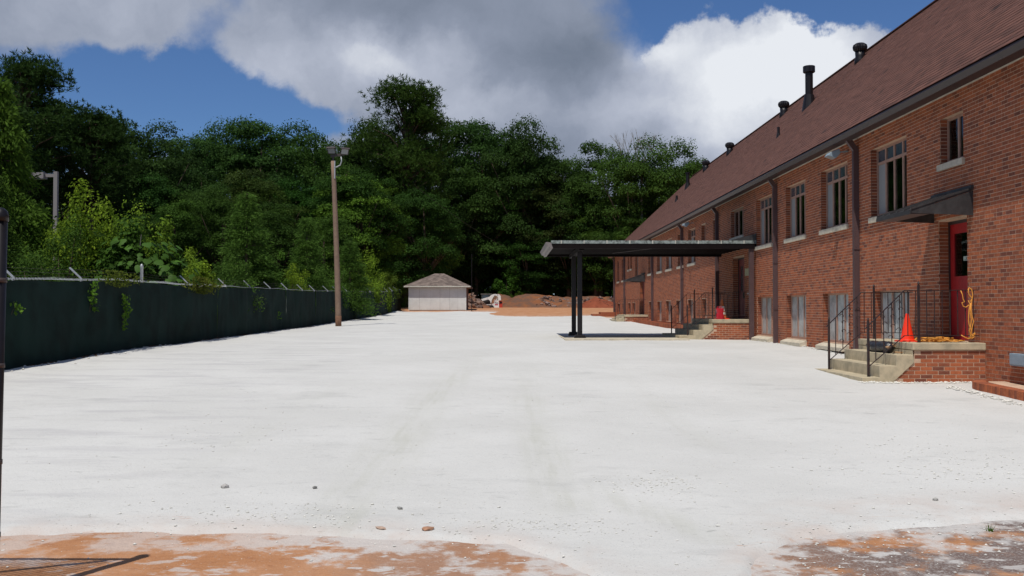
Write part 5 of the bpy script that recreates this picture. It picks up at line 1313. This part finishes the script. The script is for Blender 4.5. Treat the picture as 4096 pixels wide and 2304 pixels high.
def plant(name, proto, x, y, s_, lab, cat, col=(1, 1, 1), group=None, sxy=1, rot=None, zoff=0):
    t_ = thing(name, lab, cat, (x, y, g(x, y) + zoff), group); t_.scale = (s_ * sxy, s_ * sxy, s_); t_.rotation_euler = (0, 0, rot if rot is not None else random.uniform(0, 6.28))
    tr, cr_ = proto
    for nm_, me in (('trunk' if cat == 'tree' else 'stem', tr), ('crown' if cat == 'tree' else 'foliage', cr_)):
        o = bpy.data.objects.new(nm_, me); C.objects.link(o); o.parent = t_; o.color = (*col, 1)
    return t_
def tree(px, top, Y, kind, lab, col=(1, 1, 1), group='trees of the wood', sxy=1, name=None):
    X = (px - 1275) / 2500 * Y; z0 = g(X, Y); h = EYE + (779 - top) / 2500 * Y - z0
    pr, H = {'b': (BROAD, 20), 'p': (PINE, 22), 'c': (CONI, 7)}[kind[0]]; pr = pr[int(kind[1])]
    return plant(name or {'b': 'broadleaf_tree', 'p': 'pine_tree', 'c': 'conifer_tree'}[kind[0]], pr, X, Y, h / H * .985, lab, 'tree', col, group, sxy)
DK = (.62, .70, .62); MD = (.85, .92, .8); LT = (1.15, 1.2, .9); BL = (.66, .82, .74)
# skyline row, left to right
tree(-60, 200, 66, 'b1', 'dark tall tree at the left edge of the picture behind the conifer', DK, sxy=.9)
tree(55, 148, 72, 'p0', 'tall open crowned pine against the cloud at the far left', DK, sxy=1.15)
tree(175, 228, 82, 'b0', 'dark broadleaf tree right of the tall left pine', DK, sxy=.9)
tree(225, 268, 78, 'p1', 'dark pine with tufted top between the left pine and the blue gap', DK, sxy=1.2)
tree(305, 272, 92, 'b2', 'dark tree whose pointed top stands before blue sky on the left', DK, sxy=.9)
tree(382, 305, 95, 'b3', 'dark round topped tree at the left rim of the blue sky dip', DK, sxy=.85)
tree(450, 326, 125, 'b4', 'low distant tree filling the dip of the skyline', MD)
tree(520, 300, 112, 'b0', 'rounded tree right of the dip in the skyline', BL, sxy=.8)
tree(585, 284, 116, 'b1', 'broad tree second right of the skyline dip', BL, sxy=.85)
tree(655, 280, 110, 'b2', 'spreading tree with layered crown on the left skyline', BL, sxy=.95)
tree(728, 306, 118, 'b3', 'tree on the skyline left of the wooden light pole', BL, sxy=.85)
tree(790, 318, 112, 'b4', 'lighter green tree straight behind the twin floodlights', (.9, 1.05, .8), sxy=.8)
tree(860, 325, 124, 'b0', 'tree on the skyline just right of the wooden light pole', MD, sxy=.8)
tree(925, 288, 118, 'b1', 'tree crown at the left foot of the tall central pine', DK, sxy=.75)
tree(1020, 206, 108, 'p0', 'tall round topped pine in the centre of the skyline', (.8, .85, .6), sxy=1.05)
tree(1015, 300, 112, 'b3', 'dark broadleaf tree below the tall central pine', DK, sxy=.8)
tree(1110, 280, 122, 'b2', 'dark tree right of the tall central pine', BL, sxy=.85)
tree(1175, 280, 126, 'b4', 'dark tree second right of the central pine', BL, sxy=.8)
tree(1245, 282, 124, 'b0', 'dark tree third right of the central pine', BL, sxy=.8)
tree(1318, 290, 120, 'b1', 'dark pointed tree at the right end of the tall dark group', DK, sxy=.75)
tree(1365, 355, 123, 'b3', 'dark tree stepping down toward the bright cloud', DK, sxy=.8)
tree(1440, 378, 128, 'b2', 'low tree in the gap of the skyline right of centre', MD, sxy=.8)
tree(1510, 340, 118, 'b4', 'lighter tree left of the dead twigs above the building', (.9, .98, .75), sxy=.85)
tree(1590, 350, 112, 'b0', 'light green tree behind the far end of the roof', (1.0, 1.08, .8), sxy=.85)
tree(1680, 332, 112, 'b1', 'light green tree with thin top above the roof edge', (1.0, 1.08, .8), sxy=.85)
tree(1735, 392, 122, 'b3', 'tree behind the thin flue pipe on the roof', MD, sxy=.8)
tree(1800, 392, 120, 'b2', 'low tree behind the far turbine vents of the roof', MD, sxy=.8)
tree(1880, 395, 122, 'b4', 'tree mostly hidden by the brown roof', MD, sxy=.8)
# second row filling the wood below the skyline
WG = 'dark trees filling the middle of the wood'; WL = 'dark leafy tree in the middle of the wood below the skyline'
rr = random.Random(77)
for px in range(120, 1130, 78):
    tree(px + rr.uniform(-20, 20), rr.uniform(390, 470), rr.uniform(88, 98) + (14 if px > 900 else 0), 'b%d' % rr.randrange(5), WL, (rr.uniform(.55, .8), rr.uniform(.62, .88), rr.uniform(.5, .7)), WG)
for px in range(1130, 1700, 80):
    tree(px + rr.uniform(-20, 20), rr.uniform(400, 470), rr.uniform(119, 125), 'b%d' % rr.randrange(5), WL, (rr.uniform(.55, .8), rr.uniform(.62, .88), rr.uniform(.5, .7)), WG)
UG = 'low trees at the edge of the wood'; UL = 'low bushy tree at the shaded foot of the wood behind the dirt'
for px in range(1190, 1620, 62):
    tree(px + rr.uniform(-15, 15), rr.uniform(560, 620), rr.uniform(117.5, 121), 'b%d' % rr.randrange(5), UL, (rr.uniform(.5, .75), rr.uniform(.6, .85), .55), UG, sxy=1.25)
tree(1500, 470, 117, 'b2', 'yellowish layered tree just left of the roof corner', (1.05, 1.1, .7), sxy=.9)
tree(1585, 520, 110, 'b0', 'leafy tree right beside the far end of the roof', (.9, 1.0, .7), sxy=.9)
# nearer trees along the back of the fence
tree(900, 430, 92, 'b4', 'bright green leafy tree right of the wooden pole', (1.7, 1.8, .9), sxy=1.15)
tree(985, 450, 108, 'b2', 'bright green tree above the left side of the shed', (1.6, 1.6, .9), sxy=1.1)
tree(1070, 520, 110, 'b0', 'yellow green tree leaning over the shed roof', (1.4, 1.4, .8), sxy=1.1)
tree(815, 540, 84, 'b1', 'green tree between the pole and the small conifer', (1.0, 1.1, .75), sxy=1.3)
tree(560, 470, 66, 'b3', 'dark tree between the yellow shrubs and the pointed conifer', (.8, .9, .6), sxy=1.0)
tree(440, 480, 62, 'b2', 'dark leafy tree rising behind the large leaved shrub', (.85, .98, .6), sxy=1.0)
tree(330, 520, 60, 'b0', 'dark bushy tree behind the yellow green shrubs', (.75, .85, .55), sxy=1.2)
tree(700, 500, 74, 'b4', 'dark tree between the two pointed conifers', (.75, .85, .6), sxy=1.1)
tree(2, 268, 31, 'c2', 'large drooping conifer at the left edge behind the fence', (1.6, 1.6, .9), None, sxy=.5)
tree(-20, 420, 27, 'c0', 'dark conifer behind the black post at the left edge', (.9, .95, .6), None, sxy=.8)
tree(620, 474, 45, 'c0', 'pointed conifer left of the smaller conifer behind the fence', (1.5, 1.6, 1.15), None, sxy=1.0)
tree(772, 540, 55, 'c1', 'slim pointed conifer just left of the wooden pole', (1.5, 1.6, 1.15), None, sxy=1.0)
tree(880, 600, 62, 'c0', 'small soft conifer just right of the wooden pole', (1.3, 1.4, 1.0), None, sxy=1.2)
def shrub(px, top, Y, k, lab, col, sxy=1, name='shrub', group=None):
    if px < 1100: Y = max(Y, 10.75 * 2500 / (1275 - px))
    X = (px - 1275) / 2500 * Y; z0 = g(X, Y); h = EYE + (779 - top) / 2500 * Y - z0
    return plant(name, SHRUB[k], X, Y, h / 3.4, lab, 'shrub', col, group, sxy)
YG = (2.6, 2.2, .8); YG2 = (2.2, 2.0, .8)
shrub(205, 478, 31, 0, 'tall yellow green shrub below the grey street lamp', YG, .75)
shrub(150, 560, 29, 1, 'dark green shrub left of the tall yellow green shrub', (.9, 1.0, .6), .8)
shrub(265, 560, 31, 2, 'upright shrub with drooping leaf tips left of the large leaved shrub', YG, .7)
shrub(330, 530, 32, 1, 'loose yellow green shrub behind the large leaved shrub', YG2, .8)
shrub(430, 600, 30, 0, 'yellow green shrub right behind the large leaved shrub', YG2, .8)
shrub(505, 625, 31, 2, 'low yellow green shrub at the right of the large leaved shrub', YG, .9)
shrub(100, 640, 25, 1, 'low dark shrub behind the fence beside the black post', (.8, .9, .6), 1.0)
shrub(560, 650, 36, 1, 'low shrub between the large leaved shrub and the conifer', (.9, 1.0, .7), 1.0)
shrub(688, 630, 41, 2, 'broad leaved sapling in front of the two conifers', (1.3, 1.5, .9), .7)
shrub(742, 672, 47, 0, 'small yellow green shrub left of the wooden pole', YG, .9)
shrub(815, 675, 55, 1, 'low shrub behind the fence at the wooden pole', (1.1, 1.25, .8), 1.1)
shrub(905, 640, 62, 1, 'rounded shrub over the fence right of the pole', YG2, 1.0)
shrub(960, 690, 72, 0, 'olive vine covered shrub hanging over the far end of the fence', (1.5, 1.3, .8), 1.2)
shrub(998, 700, 80, 1, 'olive shrub beside the left wall of the shed', (1.5, 1.3, .8), 1.0)
shrub(1275, 660, 116, 2, 'young leafy sapling at the wood edge behind the loader', (.9, 1.2, .7), 1.0)
shrub(1300, 735, 113, 0, 'low yellowish bush on the dirt right of the loader', (1.2, 1.1, .6), 1.3)
# dead twigs above the right trees
tw = MB(); rr = random.Random(8)
def twig(p, d, l, r_, dep):
    q = p + d * l; tw.tube([p, q], [r_, r_ * .6], 4, caps=False)
    if dep:
        for k in range(3): twig(p + d * l * rr.uniform(.4, 1), (d + Vector((rr.uniform(-.5, .5), rr.uniform(-.5, .5), rr.uniform(-.1, .4)))).normalized(), l * rr.uniform(.5, .75), r_ * .55, dep - 1)
b0 = Vector(((1615 - 1275) / 2500 * 112, 112, 17.5))
for k in range(5): twig(b0 + Vector((k * .9 - 2, 0, 0)), Vector((rr.uniform(-.3, .3), 0, 1)).normalized(), 2.3, .06, 3)
tw.bar(b0 + Vector((0, 0, 1)), Vector((b0.x, 112, 1.8)), .2)
tag(tw.build('dead_tree', MAT['bark_grey'], fix=False), 'bare dead twigs poking above the light green trees at the right', 'tree')
# far wood mass
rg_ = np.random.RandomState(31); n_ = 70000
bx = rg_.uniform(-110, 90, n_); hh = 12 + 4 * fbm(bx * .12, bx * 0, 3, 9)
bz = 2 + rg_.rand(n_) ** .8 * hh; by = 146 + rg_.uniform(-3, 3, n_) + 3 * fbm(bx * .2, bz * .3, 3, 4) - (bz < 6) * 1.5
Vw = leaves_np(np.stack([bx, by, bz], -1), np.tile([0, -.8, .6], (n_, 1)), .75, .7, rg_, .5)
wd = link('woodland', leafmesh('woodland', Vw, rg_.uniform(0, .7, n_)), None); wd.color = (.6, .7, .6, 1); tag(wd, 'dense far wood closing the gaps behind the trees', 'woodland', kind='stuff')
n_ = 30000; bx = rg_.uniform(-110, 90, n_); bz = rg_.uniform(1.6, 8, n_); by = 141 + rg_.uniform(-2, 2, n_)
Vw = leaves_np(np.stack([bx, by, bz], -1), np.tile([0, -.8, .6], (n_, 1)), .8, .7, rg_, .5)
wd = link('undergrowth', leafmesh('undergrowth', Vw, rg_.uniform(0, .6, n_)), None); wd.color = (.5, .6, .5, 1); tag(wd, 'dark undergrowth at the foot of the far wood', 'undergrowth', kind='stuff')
# left deep wood
n_ = 45000; by = rg_.uniform(40, 150, n_); bz = 1 + rg_.rand(n_) * (9 + 3 * fbm(by * .1, by * 0, 3, 2)); bx = -52 + rg_.uniform(-3, 3, n_) - (by - 40) * .2
Vw = leaves_np(np.stack([bx, by, bz], -1), np.tile([.8, 0, .5], (n_, 1)), .7, .7, rg_, .5)
wd = link('woodland', leafmesh('woodland', Vw, rg_.uniform(0, .7, n_)), None); wd.color = (.6, .7, .6, 1); tag(wd, 'dense wood far behind the fence on the left', 'woodland', kind='stuff')

# large leaved shrub: every leaf a part
def heart(seed, curl):
    rr = random.Random(seed); out = [(0, 0), (.28, -.08), (.50, .10), (.52, .36), (.36, .66), (.30, .80), (.12, .92), (0, 1.18), (-.10, .92), (-.32, .78), (-.36, .62), (-.54, .34), (-.50, .08), (-.28, -.08)]
    vs = [(0, 0, 0)] + [(x * (1 + rr.uniform(-.08, .08)), y, -curl * (x * x * 1.2 + (y - .4) ** 2 * .8) + rr.uniform(-.02, .02)) for x, y in out[1:]]
    ctr = [(0, .35, .05), (0, .75, .02)]
    n = len(vs); vs += ctr; c0, c1 = n, n + 1; fs = []
    for i in range(n):
        j = (i + 1) % n; c_ = c1 if 4 <= i <= 9 else c0; fs.append((i, j, c_))
    fs += [(4, c1, c0), (10, c0, c1)]
    me = bpy.data.meshes.new('leaf'); me.from_pydata(vs, [], fs); a = me.attributes.new('v', 'FLOAT', 'FACE'); a.data.foreach_set('value', [rr.uniform(.2, .9)] * len(fs))
    me.polygons.foreach_set('use_smooth', [True] * len(fs)); me.materials.append(MAT['bigleaf']); return me
HE = [heart(i, .15 + .1 * i) for i in range(4)]
cx_, cy_ = -11.3, 30.6
t_ = thing('large_leaved_shrub', 'shrub with very large heart shaped leaves arching over the green fence', 'shrub', (cx_, cy_, g(cx_, cy_)))
sm = MB(); rr = random.Random(14)
def dome(u, v):  # azimuth, height fraction
    k_ = rr.choice([(0, 0, 0, 1), (-.9, .3, -.35, .75), (.75, .2, -.45, .8), (-.2, .5, .15, .8)])
    p = dome0(u, v, k_[3]); return p + Vector(k_[:3])
def dome0(u, v, sc):
    r_ = sc * 1.45 * math.sqrt(max(0, 1 - v * v)) + .1; return Vector((cx_ + r_ * math.cos(u) * 1.08, cy_ + r_ * math.sin(u) * .8, 1.95 + 2.05 * v * sc))
for k in range(26):
    u = rr.uniform(0, 6.28); v = rr.uniform(-.1, .95); p = dome(u, v); b_ = Vector((cx_ + rr.uniform(-.2, .2), cy_, .6))
    sm.tube([b_, b_.lerp(p, .5) + Vector((0, 0, .5)), p], [.03, .02, .008], 5)
sm.build('stem', MAT['bark_grey'], t_, fix=False)
for k in range(290):
    v = rr.uniform(-.12, 1) ; u = rr.uniform(math.pi * .95, math.pi * 2.25) if rr.random() < .85 else rr.uniform(0, 6.28); p = dome(u, v) + Vector((rr.uniform(-.12, .12), rr.uniform(-.12, .12), rr.uniform(-.1, .1)))
    if p.x > -9.75 and p.z < 2.5: continue
    out = Vector((math.cos(u), math.sin(u), .25 + .8 * v)).normalized(); down = Vector((math.cos(u) * .6, math.sin(u) * .6, -.9 + .5 * v + rr.uniform(-.2, .3))).normalized()
    y_ = (down + Vector((rr.uniform(-.35, .35), rr.uniform(-.35, .35), 0))).normalized(); x_ = y_.cross(out).normalized(); z__ = x_.cross(y_)
    o = bpy.data.objects.new('leaf', rr.choice(HE)); C.objects.link(o); o.parent = t_
    s_ = rr.uniform(.17, .31) * (1.15 if v < .4 else .95)
    Mx = Matrix((x_, y_, z__)).transposed().to_4x4(); Mx.translation = p - ORG[t_]
    o.matrix_local = Mx @ Matrix.Scale(s_, 4); q = rr.uniform(.75, 1.2); o.color = (q * 1.05, q * 1.05, q * .8, 1)
ins = proto_shrub(440, 3.0, 1.15, 50, 130, .16, .7)
o = bpy.data.objects.new('inner_foliage', ins[1]); C.objects.link(o); o.parent = t_; o.location = (0, 0, .5); o.color = (.8, .95, .6, 1)
# vines on the fence
def vine(y, zt, zb, w, n_, lab, col, ls=.09, seed=0):
    rg_ = np.random.RandomState(seed); f = rg_.rand(n_); zz = zt + (zb - zt) * f; wd_ = w * (.4 + .6 * np.sin(np.pi * np.clip(f * 1.1, 0, 1)))
    yy = y + rg_.normal(0, .45, n_) * wd_ + .1 * np.sin(zz * 9); xx = FX + .05 + np.abs(rg_.normal(0, .06, n_))
    V = leaves_np(np.stack([xx, yy, zz], -1), np.tile([.8, -.3, .5], (n_, 1)), ls, .6, rg_, .5)
    t_ = thing('vine', lab, 'vine', (FX, y, zb), 'vines hanging on the green screen')
    me = leafmesh('vine_leaves', V - np.array(ORG[t_]), rg_.uniform(.3, 1, n_)); o = link('vine_leaves', me, None, t_, ORG[t_]); o.color = (*col, 1)
    MB().tube([(FX + .04, y + .06 * math.sin(q * 5), zt + (zb - zt) * q) for q in np.linspace(0, 1, 8)], .006, 4).build('vine_stem', MAT['bark'], t_)
vine(22.9, 2.25, 1.55, .28, 110, 'short vine hanging over the top of the screen at the left', (1.7, 1.9, .9), seed=1)
vine(24.85, 1.98, 1.10, .26, 150, 'light green vine growing through the middle of the screen', (1.8, 2.0, .9), seed=2)
vine(19.3, 1.75, 1.5, .2, 30, 'few leaves on the screen beside the black post', (1.6, 1.8, .9), seed=3)
vine(64.5, 1.9, 1.55, .5, 60, 'small leafy tuft on the screen right of the pole', (1.6, 2.0, .9), .14, 4)
vine(41.5, 1.55, 1.2, .25, 30, 'tiny sprig growing through the screen before the pole', (1.7, 2, .9), seed=5)
vine(80.5, 3.1, 1.4, 1.5, 1500, 'mass of olive vines draped over the fence beside the shed', (1.7, 1.4, .8), .16, 6)
vine(73.0, 3.0, 2.1, 1.6, 900, 'olive vine running along the top of the far fence', (1.7, 1.5, .8), .15, 7)
vine(31.0, 2.6, 2.1, 2.2, 700, 'tangled brown vine along the fence top under the large leaved shrub', (1.5, 1.0, .6), .09, 8)
vine(24.3, 2.55, 2.15, 1.8, 450, 'tangle of thin leaves on the fence top at the left', (1.5, 1.1, .6), .07, 9)
# weed at the lower right
t_ = thing('weed', 'small green weed in the dirt at the lower right', 'weed', (3.42, 7.05, g(3.42, 7.05)))
wm = MB(); rr = random.Random(3)
for k in range(16):
    a = rr.uniform(0, 6.28); l = rr.uniform(.03, .07); p = Vector((3.42 + rr.uniform(-.02, .02), 7.05 + rr.uniform(-.02, .02), g(3.42, 7.05))); q = p + Vector((math.cos(a) * l * .5, math.sin(a) * l * .5, l)); s_ = Vector((-math.sin(a), math.cos(a), 0)) * .004
    wm.add([p - s_, p + s_, q], [(0, 1, 2)], .8)
o = wm.build('blades', MAT['leaf'], t_, fix=False); o.color = (1.5, 1.6, .9, 1)
